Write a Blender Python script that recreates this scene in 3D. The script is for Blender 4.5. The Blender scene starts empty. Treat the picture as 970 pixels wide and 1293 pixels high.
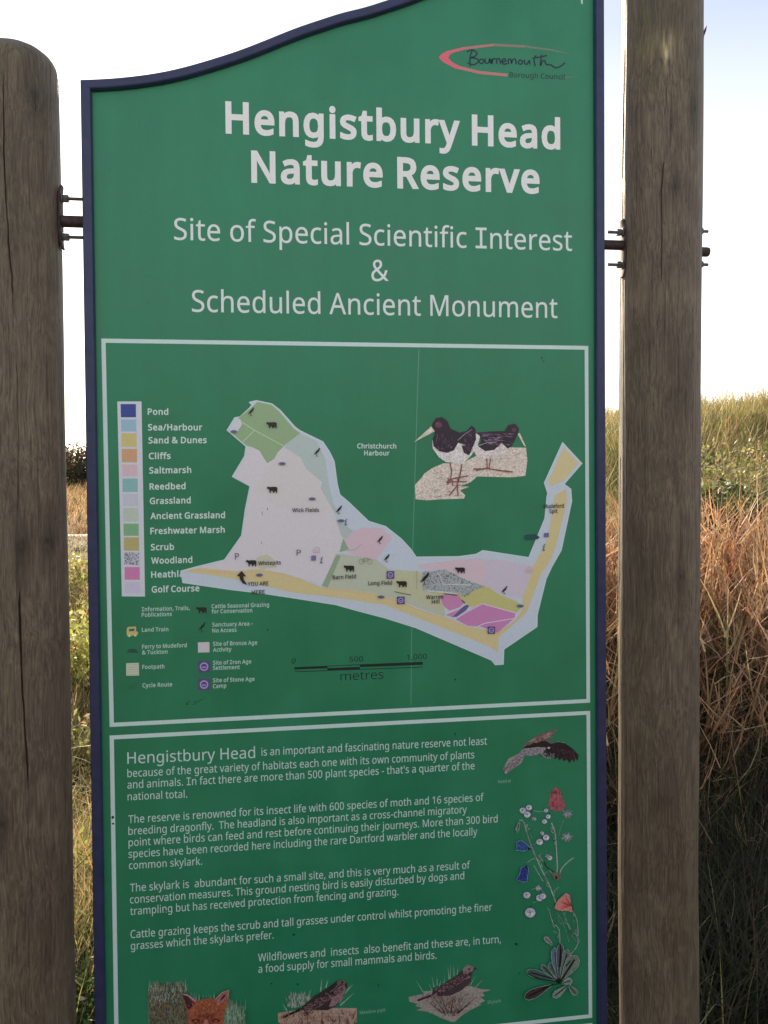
import bpy, bmesh, math, random
import numpy as np
from mathutils import Vector, Matrix
from mathutils.geometry import tessellate_polygon, delaunay_2d_cdt

random.seed(7); rng = np.random.default_rng(11)
scene = bpy.context.scene
COL = scene.collection

# ------------------------------------------------------------------ camera
FPX, PW, PH = 1077.0, 970.0, 1293.0
CAM = np.array([0.310568509, -1.62428051, 1.6])
YAW, PITCH, ROLL, SHY = 0.146729452, -0.0199833112, -0.00837561795, -23.2519693
def cam_axes():
    cy, sy = math.cos(YAW), math.sin(YAW); cp, sp = math.cos(PITCH), math.sin(PITCH)
    cr, sr = math.cos(ROLL), math.sin(ROLL)
    fwd = np.array([sy*cp, cy*cp, sp]); right = np.array([cy, -sy, 0.0]); up = np.cross(right, fwd)
    return right*cr+up*sr, -right*sr+up*cr, fwd
AR, AU, AF = cam_axes()
cd = bpy.data.cameras.new('camera'); cam = bpy.data.objects.new('camera', cd); COL.objects.link(cam)
m = Matrix(((AR[0], AU[0], -AF[0], CAM[0]), (AR[1], AU[1], -AF[1], CAM[1]), (AR[2], AU[2], -AF[2], CAM[2]), (0, 0, 0, 1)))
cam.matrix_world = m
cd.sensor_fit = 'VERTICAL'; cd.sensor_height = 36.0; cd.sensor_width = 27.0
cd.lens = 36.0*FPX/PH; cd.shift_y = SHY/PH
cd.clip_start = 0.02; cd.clip_end = 6000
scene.camera = cam

# ------------------------------------------------------------------ world and sun
SUN_AZ, SUN_EL = math.radians(-6.0), math.radians(23.0)      # azimuth from +Y towards +X
w = bpy.data.worlds.new('World'); scene.world = w; w.use_nodes = True
nt = w.node_tree; nt.nodes.clear()
sky = nt.nodes.new('ShaderNodeTexSky'); sky.sky_type = 'NISHITA'; sky.sun_disc = False
sky.sun_elevation = SUN_EL; sky.sun_rotation = SUN_AZ
sky.altitude = 0; sky.air_density = 1.0; sky.dust_density = 1.2; sky.ozone_density = 1.0
bg = nt.nodes.new('ShaderNodeBackground'); bg.inputs['Strength'].default_value = 0.10
ow = nt.nodes.new('ShaderNodeOutputWorld')
thin = nt.nodes.new('ShaderNodeMix'); thin.data_type = 'RGBA'; thin.inputs[0].default_value = .8      # thin white high cloud over the whole sky
nt.links.new(sky.outputs[0], thin.inputs[6])
wc = nt.nodes.new('ShaderNodeTexCoord'); wx = nt.nodes.new('ShaderNodeSeparateXYZ'); nt.links.new(wc.outputs['Generated'], wx.inputs[0])
wr = nt.nodes.new('ShaderNodeValToRGB'); e = wr.color_ramp.elements                                # haze: whitest at the horizon all the way round
e[0].position, e[0].color = 0.0, (1.0, .97, .92, 1); e[1].position, e[1].color = 1.0, (.20, .25, .34, 1)
for p_, c_ in ((.10, (.76, .75, .73)), (.25, (.44, .45, .465)), (.45, (.215, .235, .275))):
    k = e.new(p_); k.color = (*c_, 1)
nt.links.new(wx.outputs[2], wr.inputs[0])
ws = nt.nodes.new('ShaderNodeVectorMath'); ws.operation = 'SCALE'; ws.inputs['Scale'].default_value = 11.0
nt.links.new(wr.outputs[0], ws.inputs[0]); nt.links.new(ws.outputs[0], thin.inputs[7])
nt.links.new(thin.outputs[2], bg.inputs[0])
nt.links.new(bg.outputs[0], ow.inputs[0])
sd = bpy.data.lights.new('sun', 'SUN'); sd.energy = 5.0; sd.angle = math.radians(0.6); sd.color = (1.0, 0.84, 0.62)
so = bpy.data.objects.new('sun', sd); COL.objects.link(so)
sdir = Vector((math.sin(SUN_AZ)*math.cos(SUN_EL), math.cos(SUN_AZ)*math.cos(SUN_EL), math.sin(SUN_EL)))
so.rotation_euler = sdir.to_track_quat('Z', 'Y').to_euler(); so.location = (-4, 20, 12)
scene.view_settings.view_transform = 'Standard'; scene.view_settings.look = 'None'
scene.view_settings.exposure = 1.48; scene.view_settings.gamma = 1.0
scene.render.engine = 'CYCLES'
scene.cycles.max_bounces = 6; scene.cycles.transmission_bounces = 3

# ------------------------------------------------------------------ helpers
def tag(o, label=None, cat=None, group=None, kind=None):
    if label: o['label'] = label
    if cat: o['category'] = cat
    if group: o['group'] = group
    if kind: o['kind'] = kind
    return o
def empty(name, loc=(0, 0, 0), parent=None):
    o = bpy.data.objects.new(name, None); COL.objects.link(o); o.location = loc; o.empty_display_size = .1
    if parent: o.parent = parent
    return o
def meshobj(name, V, F, mat, parent=None, smooth=False, col=None, loc=None):
    me = bpy.data.meshes.new(name)
    me.from_pydata([tuple(v) for v in V], [], [tuple(f) for f in F]); me.update()
    if mat: me.materials.append(mat)
    if smooth: me.polygons.foreach_set('use_smooth', [True]*len(me.polygons))
    if col is not None:
        a = me.color_attributes.new('Col', 'FLOAT_COLOR', 'POINT'); a.data.foreach_set('color', np.asarray(col, np.float32).ravel())
    o = bpy.data.objects.new(name, me); COL.objects.link(o)
    if parent: o.parent = parent
    if loc is not None: o.location = loc
    return o
def bulk(name, V, Q, mat, col=None, parent=None, smooth=False, n=4):
    """fast mesh from numpy: V (k,3), Q (m,n)"""
    me = bpy.data.meshes.new(name)
    me.vertices.add(len(V)); me.vertices.foreach_set('co', np.asarray(V, np.float32).ravel())
    me.loops.add(len(Q)*n); me.loops.foreach_set('vertex_index', np.asarray(Q, np.int32).ravel())
    me.polygons.add(len(Q)); me.polygons.foreach_set('loop_start', np.arange(0, len(Q)*n, n, dtype=np.int32))
    me.update(calc_edges=True)
    if smooth: me.polygons.foreach_set('use_smooth', np.ones(len(Q), bool))
    if col is not None:
        c = np.ones((len(V), 4), np.float32); c[:, :col.shape[1]] = col
        a = me.color_attributes.new('Col', 'FLOAT_COLOR', 'POINT'); a.data.foreach_set('color', c.ravel())
    if mat: me.materials.append(mat)
    o = bpy.data.objects.new(name, me); COL.objects.link(o)
    if parent: o.parent = parent
    return o
def s2l(c):
    c = np.asarray(c, float)/255.0
    return np.where(c <= 0.04045, c/12.92, ((c+0.055)/1.055)**2.4)
# smooth value noise for numpy -------------------------------------------------
_tab = rng.random((64, 64, 64))
def vnoise(x, y, z=0.0):
    x, y, z = np.broadcast_arrays(np.asarray(x, float), np.asarray(y, float), np.asarray(z, float))
    xi, yi, zi = np.floor(x).astype(int), np.floor(y).astype(int), np.floor(z).astype(int)
    fx, fy, fz = x-xi, y-yi, z-zi
    fx, fy, fz = (t*t*(3-2*t) for t in (fx, fy, fz))
    def g(a, b, c): return _tab[(xi+a) % 64, (yi+b) % 64, (zi+c) % 64]
    a = g(0, 0, 0)*(1-fx)+g(1, 0, 0)*fx; b = g(0, 1, 0)*(1-fx)+g(1, 1, 0)*fx
    c = g(0, 0, 1)*(1-fx)+g(1, 0, 1)*fx; d = g(0, 1, 1)*(1-fx)+g(1, 1, 1)*fx
    return ((a*(1-fy)+b*fy)*(1-fz)+(c*(1-fy)+d*fy)*fz)*2-1
def ss(a, b, x):
    t = np.clip((np.asarray(x, float)-a)/(b-a), 0, 1); return t*t*(3-2*t)

# ------------------------------------------------------------------ materials
def newmat(name):
    mt = bpy.data.materials.new(name); mt.use_nodes = True
    n = mt.node_tree.nodes; l = mt.node_tree.links
    return mt, n, l, n['Principled BSDF']
def ramp(n, pts):
    r = n.new('ShaderNodeValToRGB'); e = r.color_ramp.elements
    e[0].position, e[0].color = pts[0][0], (*pts[0][1], 1); e[1].position, e[1].color = pts[-1][0], (*pts[-1][1], 1)
    for p, c in pts[1:-1]:
        k = e.new(p); k.color = (*c, 1)
    return r
def noise(n, l, scale, detail=4, rough=.55, vec=None):
    t = n.new('ShaderNodeTexNoise'); t.inputs['Scale'].default_value = scale
    t.inputs['Detail'].default_value = detail; t.inputs['Roughness'].default_value = rough
    if vec is not None: l.new(vec, t.inputs['Vector'])
    return t
def mixc(n, l, fac, a, b, mode='MIX'):
    x = n.new('ShaderNodeMix'); x.data_type = 'RGBA'; x.blend_type = mode
    for v, s in ((fac, x.inputs[0]), (a, x.inputs[6]), (b, x.inputs[7])):
        if hasattr(v, 'is_output'): l.new(v, s)
        elif isinstance(v, (int, float)): s.default_value = v
        else: s.default_value = (*v, 1)
    return x.outputs[2]

def mat_panel():
    mt, n, l, p = newmat('green_sign_panel')
    tc = n.new('ShaderNodeTexCoord')
    a = noise(n, l, 6, 5, .6, tc.outputs['Object']); b = noise(n, l, 420, 2, .5, tc.outputs['Object']); d = noise(n, l, 55, 4, .65, tc.outputs['Object'])
    base = ramp(n, [(.25, (.012, .188, .082)), (.75, (.022, .240, .115))]); l.new(a.outputs[0], base.inputs[0])
    c = mixc(n, l, .22, base.outputs[0], (.5, .5, .5), 'MULTIPLY')
    g = ramp(n, [(.3, (.80, .80, .80)), (.7, (1.22, 1.2, 1.22))]); l.new(b.outputs[0], g.inputs[0])
    c = mixc(n, l, .5, base.outputs[0], g.outputs[0], 'MULTIPLY')
    sp = ramp(n, [(.70, (1, 1, 1)), (.80, (.72, .70, .66))]); l.new(d.outputs[0], sp.inputs[0])
    c = mixc(n, l, 1.0, c, sp.outputs[0], 'MULTIPLY')
    m3 = n.new('ShaderNodeMapping'); m3.inputs['Scale'].default_value = (1, 1, .06); l.new(tc.outputs['Object'], m3.inputs[0])
    drip = noise(n, l, 24, 5, .6, m3.outputs[0]); c3 = ramp(n, [(.35, (.88, .87, .84)), (.6, (1.05, 1.05, 1.06))]); l.new(drip.outputs[0], c3.inputs[0])
    c = mixc(n, l, .35, c, c3.outputs[0], 'MULTIPLY')
    l.new(c, p.inputs['Base Color']); rr_ = ramp(n, [(.3, (.30, .30, .30)), (.7, (.48, .48, .48))]); l.new(a.outputs[0], rr_.inputs[0]); l.new(rr_.outputs[0], p.inputs['Roughness'])
    p.inputs['Specular IOR Level'].default_value = .5
    bp = n.new('ShaderNodeBump'); bp.inputs['Strength'].default_value = .05; bp.inputs['Distance'].default_value = .001
    l.new(b.outputs[0], bp.inputs['Height']); l.new(bp.outputs[0], p.inputs['Normal'])
    return mt
def mat_print(art=False):
    mt, n, l, p = newmat('printed_picture' if art else 'printed_ink')
    at = n.new('ShaderNodeAttribute'); at.attribute_name = 'Col'
    tc = n.new('ShaderNodeTexCoord'); b = noise(n, l, 240 if art else 380, 4 if art else 2, .7 if art else .5, tc.outputs['Object'])
    g = ramp(n, [(.36, (.66, .64, .66)), (.62, (1.22, 1.2, 1.18))] if art else [(.3, (.86, .86, .86)), (.7, (1.08, 1.08, 1.08))]); l.new(b.outputs[0], g.inputs[0])
    l.new(mixc(n, l, .9 if art else .4, at.outputs['Color'], g.outputs[0], 'MULTIPLY'), p.inputs['Base Color'])
    p.inputs['Roughness'].default_value = .36
    return mt
def mat_navy():
    mt, n, l, p = newmat('navy_frame_paint')
    tc = n.new('ShaderNodeTexCoord'); a = noise(n, l, 40, 5, .7, tc.outputs['Object'])
    r = ramp(n, [(.3, (.012, .017, .062)), (.72, (.028, .035, .104))]); l.new(a.outputs[0], r.inputs[0])
    ch = noise(n, l, 130, 4, .7, tc.outputs['Object']); cr = ramp(n, [(.69, (0, 0, 0)), (.73, (1, 1, 1))]); l.new(ch.outputs[0], cr.inputs[0])
    l.new(mixc(n, l, cr.outputs[0], r.outputs[0], (.11, .11, .13)), p.inputs['Base Color']); p.inputs['Roughness'].default_value = .42
    bp = n.new('ShaderNodeBump'); bp.inputs['Strength'].default_value = .2; bp.inputs['Distance'].default_value = .001
    l.new(a.outputs[0], bp.inputs['Height']); l.new(bp.outputs[0], p.inputs['Normal'])
    return mt
def mat_wood():
    mt, n, l, p = newmat('weathered_timber')
    tc = n.new('ShaderNodeTexCoord')
    mp = n.new('ShaderNodeMapping'); mp.inputs['Scale'].default_value = (1, 1, .10); l.new(tc.outputs['Object'], mp.inputs[0])
    dn = noise(n, l, 5, 3, .5, tc.outputs['Object'])
    va = n.new('ShaderNodeVectorMath'); va.operation = 'SCALE'; va.inputs['Scale'].default_value = .035; l.new(dn.outputs['Color'], va.inputs[0])
    vb = n.new('ShaderNodeVectorMath'); vb.operation = 'ADD'; l.new(mp.outputs[0], vb.inputs[0]); l.new(va.outputs[0], vb.inputs[1])
    fine = noise(n, l, 300, 6, .72, vb.outputs[0]); wide = noise(n, l, 44, 5, .6, vb.outputs[0]); blot = noise(n, l, 9, 4, .6, tc.outputs['Object'])
    r = ramp(n, [(.32, (.064, .045, .031)), (.5, (.136, .104, .070)), (.68, (.214, .172, .122))]); l.new(fine.outputs[0], r.inputs[0])
    w2 = ramp(n, [(.3, (.78, .76, .75)), (.7, (1.16, 1.14, 1.12))]); l.new(wide.outputs[0], w2.inputs[0])
    c = mixc(n, l, .85, r.outputs[0], w2.outputs[0], 'MULTIPLY')
    b2 = ramp(n, [(.35, (.85, .80, .78)), (.65, (1.06, 1.08, 1.02))]); l.new(blot.outputs[0], b2.inputs[0])
    c = mixc(n, l, .8, c, b2.outputs[0], 'MULTIPLY')
    m3 = n.new('ShaderNodeMapping'); m3.inputs['Scale'].default_value = (1, 1, .022); l.new(tc.outputs['Object'], m3.inputs[0])
    chk = noise(n, l, 210, 3, .6, m3.outputs[0]); c3 = ramp(n, [(.33, (.45, .42, .38)), (.40, (1, 1, 1))]); l.new(chk.outputs[0], c3.inputs[0])
    c = mixc(n, l, .75, c, c3.outputs[0], 'MULTIPLY')
    lch = noise(n, l, 85, 5, .7, tc.outputs['Object']); c4 = ramp(n, [(.66, (1, 1, 1)), (.74, (1.35, 1.42, 1.25))]); l.new(lch.outputs[0], c4.inputs[0])
    c = mixc(n, l, .7, c, c4.outputs[0], 'MULTIPLY')
    at = n.new('ShaderNodeAttribute'); at.attribute_name = 'Col'      # knots, green algae, pale scuffs
    c = mixc(n, l, 1.0, c, at.outputs['Color'], 'MULTIPLY')
    l.new(c, p.inputs['Base Color']); p.inputs['Roughness'].default_value = .62; p.inputs['Specular IOR Level'].default_value = .45
    ad = n.new('ShaderNodeMath'); ad.operation = 'ADD'; l.new(fine.outputs[0], ad.inputs[0]); l.new(wide.outputs[0], ad.inputs[1])
    bp = n.new('ShaderNodeBump'); bp.inputs['Strength'].default_value = .4; bp.inputs['Distance'].default_value = .002
    l.new(ad.outputs[0], bp.inputs['Height']); l.new(bp.outputs[0], p.inputs['Normal'])
    return mt
def mat_iron():
    mt, n, l, p = newmat('rusty_iron')
    tc = n.new('ShaderNodeTexCoord'); a = noise(n, l, 140, 5, .7, tc.outputs['Object'])
    r = ramp(n, [(.3, (.030, .018, .018)), (.7, (.095, .060, .055))]); l.new(a.outputs[0], r.inputs[0])
    l.new(r.outputs[0], p.inputs['Base Color']); p.inputs['Roughness'].default_value = .7; p.inputs['Metallic'].default_value = .25
    return mt
def mat_zinc():
    mt, n, l, p = newmat('galvanised_steel')
    tc = n.new('ShaderNodeTexCoord'); a = noise(n, l, 160, 5, .7, tc.outputs['Object'])
    r = ramp(n, [(.3, (.10, .095, .095)), (.7, (.26, .25, .25))]); l.new(a.outputs[0], r.inputs[0])
    l.new(r.outputs[0], p.inputs['Base Color']); p.inputs['Roughness'].default_value = .5; p.inputs['Metallic'].default_value = .6
    return mt
def mat_leafy(name, trans=.45, rough=.6):
    mt, n, l, p = newmat(name)
    at = n.new('ShaderNodeAttribute'); at.attribute_name = 'Col'
    l.new(at.outputs['Color'], p.inputs['Base Color']); p.inputs['Roughness'].default_value = rough; p.inputs['Specular IOR Level'].default_value = .3
    tr = n.new('ShaderNodeBsdfTranslucent'); l.new(at.outputs['Color'], tr.inputs['Color'])
    mx = n.new('ShaderNodeMixShader'); mx.inputs[0].default_value = trans
    l.new(p.outputs[0], mx.inputs[1]); l.new(tr.outputs[0], mx.inputs[2]); l.new(mx.outputs[0], n['Material Output'].inputs[0])
    return mt
def mat_ground():
    mt, n, l, p = newmat('dune_soil')
    tc = n.new('ShaderNodeTexCoord')
    a = noise(n, l, .8, 6, .6, tc.outputs['Object']); b = noise(n, l, 30, 6, .7, tc.outputs['Object'])
    r = ramp(n, [(.3, (.030, .028, .014)), (.55, (.080, .065, .032)), (.8, (.16, .125, .07))]); l.new(a.outputs[0], r.inputs[0])
    g = ramp(n, [(.3, (.5, .5, .5)), (.7, (1.4, 1.35, 1.25))]); l.new(b.outputs[0], g.inputs[0])
    l.new(mixc(n, l, 1.0, r.outputs[0], g.outputs[0], 'MULTIPLY'), p.inputs['Base Color']); p.inputs['Roughness'].default_value = .95
    bp = n.new('ShaderNodeBump'); bp.inputs['Strength'].default_value = .8; bp.inputs['Distance'].default_value = .04
    l.new(b.outputs[0], bp.inputs['Height']); l.new(bp.outputs[0], p.inputs['Normal'])
    return mt
def mat_sand(name, c0, c1):
    mt, n, l, p = newmat(name)
    tc = n.new('ShaderNodeTexCoord'); b = noise(n, l, 14, 6, .65, tc.outputs['Object'])
    r = ramp(n, [(.3, c0), (.7, c1)]); l.new(b.outputs[0], r.inputs[0])
    l.new(r.outputs[0], p.inputs['Base Color']); p.inputs['Roughness'].default_value = .95
    return mt
M_ART = mat_print(True)
M_PANEL, M_PRINT, M_NAVY, M_WOOD, M_IRON, M_ZINC = mat_panel(), mat_print(), mat_navy(), mat_wood(), mat_iron(), mat_zinc()
M_GRASS, M_LEAF, M_STEM = mat_leafy('dry_grass', .5), mat_leafy('bush_leaf', .35), mat_leafy('dead_stem', .35)
M_GROUND, M_SAND, M_EARTH = mat_ground(), mat_sand('pale_sand', (.30, .24, .17), (.44, .37, .28)), mat_sand('trodden_earth', (.07, .06, .05), (.13, .11, .09))

# ------------------------------------------------------------------ terrain (one sheet to the horizon)
def terrain(x, y):
    x = np.asarray(x, float); y = np.asarray(y, float)
    r = ss(-.1, 1.3, x-.06*y)
    bank = 0.95*ss(.9, 2.5, y)+1.0*ss(2.4, 9.5, y)+.25*ss(6, 11, y)*ss(3, 7, x)+.27*ss(3.4, 7.0, x)*ss(4, 8, y) - .9*ss(14, 40, y)
    left = .12*ss(.5, 1.5, y)+.55*ss(1.6, 5.5, y)-.05*ss(6, 9, y)+.1*ss(20, 60, y)
    h = r*bank+(1-r)*left
    h = h+vnoise(x*.9, y*.9, 3.3)*.07*ss(.4, 2, y)+vnoise(x*3.1, y*3.1, 8.1)*.025
    h = h+2.3*ss(3.4, 6.0, -y)-1.4*ss(9, 30, -y)  # unseen rise behind the camera, added to darken the lower sign
    far = ss(40, 200, np.hypot(x, y))
    h = h*(1-far)+far*(.6+1.2*vnoise(x*.01, y*.01, 5.5))
    return h
def axis(lo, hi, step, grow, lim):
    a = list(np.arange(lo, hi+1e-6, step)); s = step
    while a[-1] < lim: s *= grow; a.append(a[-1]+s)
    s = step
    while a[0] > -lim: s *= grow; a.insert(0, a[0]-s)
    return np.array(a)
gx = axis(-6, 12, .15, 1.12, 3500); gy = axis(-4, 16, .15, 1.12, 3500)
GX, GY = np.meshgrid(gx, gy)
GZ = terrain(GX, GY)
nx, ny = len(gx), len(gy)
idx = np.arange(nx*ny).reshape(ny, nx)
Q = np.stack([idx[:-1, :-1], idx[:-1, 1:], idx[1:, 1:], idx[1:, :-1]], -1).reshape(-1, 4)
g = bulk('ground', np.stack([GX, GY, GZ], -1).reshape(-1, 3), Q, M_GROUND, smooth=True)
tag(g, 'uneven dune ground of dark sandy soil under the grass', kind='structure')
# pale sandy path crossing behind the left grass
px = np.linspace(-26, 2.0, 90); V = []; F = []
for i, x in enumerate(px):
    yc = 14.0+.01*(x+3)**2+.3*math.sin(x*.5)
    for k in range(7):
        yy = yc+(k-3)*.22+.05*math.sin(x*3+k)
        V.append((x, yy, float(terrain(x, yy))+.03))
for i in range(len(px)-1):
    for k in range(6): F.append((i*7+k, (i+1)*7+k, (i+1)*7+k+1, i*7+k+1))
tag(meshobj('sand_path', V, F, M_SAND, smooth=True), 'pale trodden sandy path beyond the grass', kind='structure')

V = []; F = []  # unseen earth path, added to set the light bounced onto the sign
gxs = np.linspace(-14, 14, 57)
for i, x in enumerate(gxs):
    for k, y in enumerate((-1.15+.08*math.sin(x*1.7), -2.2, -3.4, -4.6, -5.6+.1*math.sin(x))): V.append((x, y, max(float(terrain(x, y)), 0)+.03))
for i in range(56):
    for k in range(4): F.append((i*5+k, i*5+k+1, (i+1)*5+k+1, (i+1)*5+k))
tag(meshobj('added_bounce_path', V, F, M_EARTH, smooth=True), 'unseen earth path added in front of the sign for its bounce light', kind='structure')

# ------------------------------------------------------------------ the sign
YP = 0.012                                            # panel face; the frame's face is at y = 0
Z0 = 0.16                                             # underside of the sign
def S(x, y, yp=YP):
    """sign-plane position (metres) of a point measured on the photograph"""
    d = AF+AR*(x-PW/2)/FPX-AU*(y-SHY-PH/2)/FPX
    t = (yp-CAM[1])/d[1]; q = CAM+t*d
    return q[0], q[2]
sign = empty('information_sign', (0.5, 0.02, 0))
tag(sign, 'tall green nature reserve information board with wavy top and navy frame', 'sign')
def onsign(o):
    o.parent = sign; o.matrix_parent_inverse = Matrix.Translation((-.5, -.02, 0)); return o
# top edge: an S-curve, low and level at the left, high and level at the right
tp = [(100.8, 100.1), (121, 99.6), (141.5, 98.6), (162, 96.5), (190, 93.2), (220, 87.5), (250, 79.5), (300, 64), (337, 49.5), (374.2, 34), (423.7, 18.1), (440, 11.5)]
tpz = [S(a, b, 0.0) for a, b in tp]
xs = np.array([a for a, _ in tpz]); zs = np.array([b for _, b in tpz]); xs[0] = 0
cen = .5; zc = float(np.interp(cen, xs, zs)) if xs[-1] > cen else zs[-1]
def topz(x):
    if x <= cen: return float(np.interp(x, xs, zs))
    return 2*zc-float(np.interp(2*cen-x, xs, zs))
XO = np.linspace(0, 1, 61)
ZO = np.array([topz(x) for x in XO]); 
for _ in range(3): ZO[1:-1] = (ZO[:-2]+ZO[2:]+2*ZO[1:-1])/4
outline = [(0, Z0)]+[(float(a), float(b)) for a, b in zip(XO, ZO)]+[(1, Z0)]
# green panel
def inset(poly, d):
    n_ = len(poly); out = []
    for i in range(n_):
        p0, p1, p2 = (Vector(poly[(i+k-1) % n_]) for k in range(3))
        e1, e2 = (p1-p0).normalized(), (p2-p1).normalized()
        n1, n2 = Vector((e1.y, -e1.x)), Vector((e2.y, -e2.x))
        b = (n1+n2).normalized(); out.append(p1+b*(d/max(.3, b.dot(n1))))
    return [(v.x, v.y) for v in out]
inn = inset(outline, .012)
vv = [(x, YP, z) for x, z in inn]+[(x, YP+.012, z) for x, z in inn]
tr = tessellate_polygon([[Vector((x, z, 0)) for x, z in inn]]); nI = len(inn)
ff = [tuple(t) for t in tr]+[tuple(nI+i for i in t[::-1]) for t in tr]+[(i, (i+1) % nI, nI+(i+1) % nI, nI+i) for i in range(nI)]
onsign(meshobj('panel', vv, ff, M_PANEL))
# navy frame: a rounded profile swept round the outline
prof = [(0, .045), (0, .002), (.0015, 0), (.0145, 0), (.0165, .0012), (.0185, .006), (.0185, .0115), (.0185, .028), (.012, .045)]
rings = [inset(outline, d) if d > 0 else outline for d, _ in prof]
V = []; F = []; nO = len(outline)
for (d, y), rg in zip(prof, rings): V += [(x, y, z) for x, z in rg]
for k in range(len(prof)):
    k2 = (k+1) % len(prof)
    for i in range(nO):
        j = (i+1) % nO; F.append((k*nO+i, k2*nO+i, k2*nO+j, k*nO+j))
onsign(meshobj('frame', V, F, M_NAVY))
# two shallow backing rails behind the panel
for z in (0.7, 1.95):
    V = [(x, y, zz) for x in (.02, .98) for y in (.026, .044) for zz in (z-.03, z+.03)]
    onsign(meshobj('back_rail', V, [(0, 1, 3, 2), (4, 6, 7, 5), (0, 4, 5, 1), (2, 3, 7, 6), (0, 2, 6, 4), (1, 5, 7, 3)], M_IRON))

# ---- flat print
KB = 1.15
def ink(c): return np.clip(s2l(c)*KB, 0.004, .84)
class Art:
    """a picture or a block of lettering, built flat on the panel"""
    def __init__(s, ox=0, oy=0, k=1.0, base=.0002): s.V = []; s.F = []; s.C = []; s.d = base; s.ox, s.oy, s.k = ox, oy, k
    def org(s, ox, oy, k): s.ox, s.oy, s.k = ox, oy, k
    def add(s, P, F, c):
        o = len(s.V); s.d += 5e-6
        for x, z in P: s.V.append((x, YP-s.d, z)); s.C.append((*c, 1))
        for f in F: s.F.append(tuple(o+i for i in f))
    def px(s, p): return S(s.ox+p[0]/s.k, s.oy+p[1]/s.k)
    def poly(s, pts, c, raw=False):
        P = [s.px(p) for p in pts]; t = tessellate_polygon([[Vector((x, z, 0)) for x, z in P]]); s.add(P, t, c if raw else ink(c))
    def line(s, pts, wd, c, taper=False):
        P = []; n_ = len(pts)
        for i, p in enumerate(pts):
            a = pts[max(0, i-1)]; b = pts[min(n_-1, i+1)]
            dx, dy = b[0]-a[0], b[1]-a[1]; L = math.hypot(dx, dy) or 1
            h = wd/2*((1-i/(n_-1)*.85) if taper else 1)
            P.append(s.px((p[0]-dy/L*h, p[1]+dx/L*h))); P.append(s.px((p[0]+dy/L*h, p[1]-dx/L*h)))
        s.add(P, [(2*i, 2*i+1, 2*i+3, 2*i+2) for i in range(n_-1)], ink(c))
    def curve(s, pts, wd, c, taper=False, sub=4):
        q = []
        for i in range(len(pts)-1):
            p0, p1, p2, p3 = pts[max(0, i-1)], pts[i], pts[i+1], pts[min(len(pts)-1, i+2)]
            for k in range(sub):
                t = k/sub
                q.append(tuple(.5*((2*p1[a])+(-p0[a]+p2[a])*t+(2*p0[a]-5*p1[a]+4*p2[a]-p3[a])*t*t+(-p0[a]+3*p1[a]-3*p2[a]+p3[a])*t**3) for a in (0, 1)))
        q.append(pts[-1]); s.line(q, wd, c, taper)
    def oval(s, x, y, rx, ry, c, rot=0, n=12):
        cr, sr = math.cos(rot), math.sin(rot)
        s.poly([(x+rx*math.cos(a)*cr-ry*math.sin(a)*sr, y+rx*math.cos(a)*sr+ry*math.sin(a)*cr) for a in (2*math.pi*i/n for i in range(n))], c)
    def ring(s, x, y, r, wd, c):
        s.line([(x+r*math.cos(a), y+r*math.sin(a)) for a in (2*math.pi*i/14 for i in range(15))], wd, c)
    def text(s, txt, x0, y0, x1, y1, cap, c, bold=0.0, shear=0.0):
        V_, F_ = glyphs(txt, bold, shear)
        a = np.array(S(x0, y0)); b = np.array(S(x1, y1))
        mn, mx = V_[:, 0].min(), V_[:, 0].max()
        u = (b-a)/(mx-mn)
        za = S((x0+x1)/2, (y0+y1)/2)[1]; zb = S((x0+x1)/2, (y0+y1)/2-cap)[1]
        sy_ = (zb-za)/.729
        P = [(a[0]+u[0]*(p[0]-mn), a[1]+u[1]*(p[0]-mn)+sy_*p[1]) for p in V_]
        s.add(P, F_, ink(c))
    def build(s, name, parent=None, label=None):
        o = meshobj(name, s.V, s.F, M_ART if name.endswith('picture') else M_PRINT, col=s.C)
        if parent: o.parent = parent; o.matrix_parent_inverse = Matrix.Translation((-.5, -.02, 0))
        else: onsign(o)
        if label: o['label'] = label
        return o
_gc = {}
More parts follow.
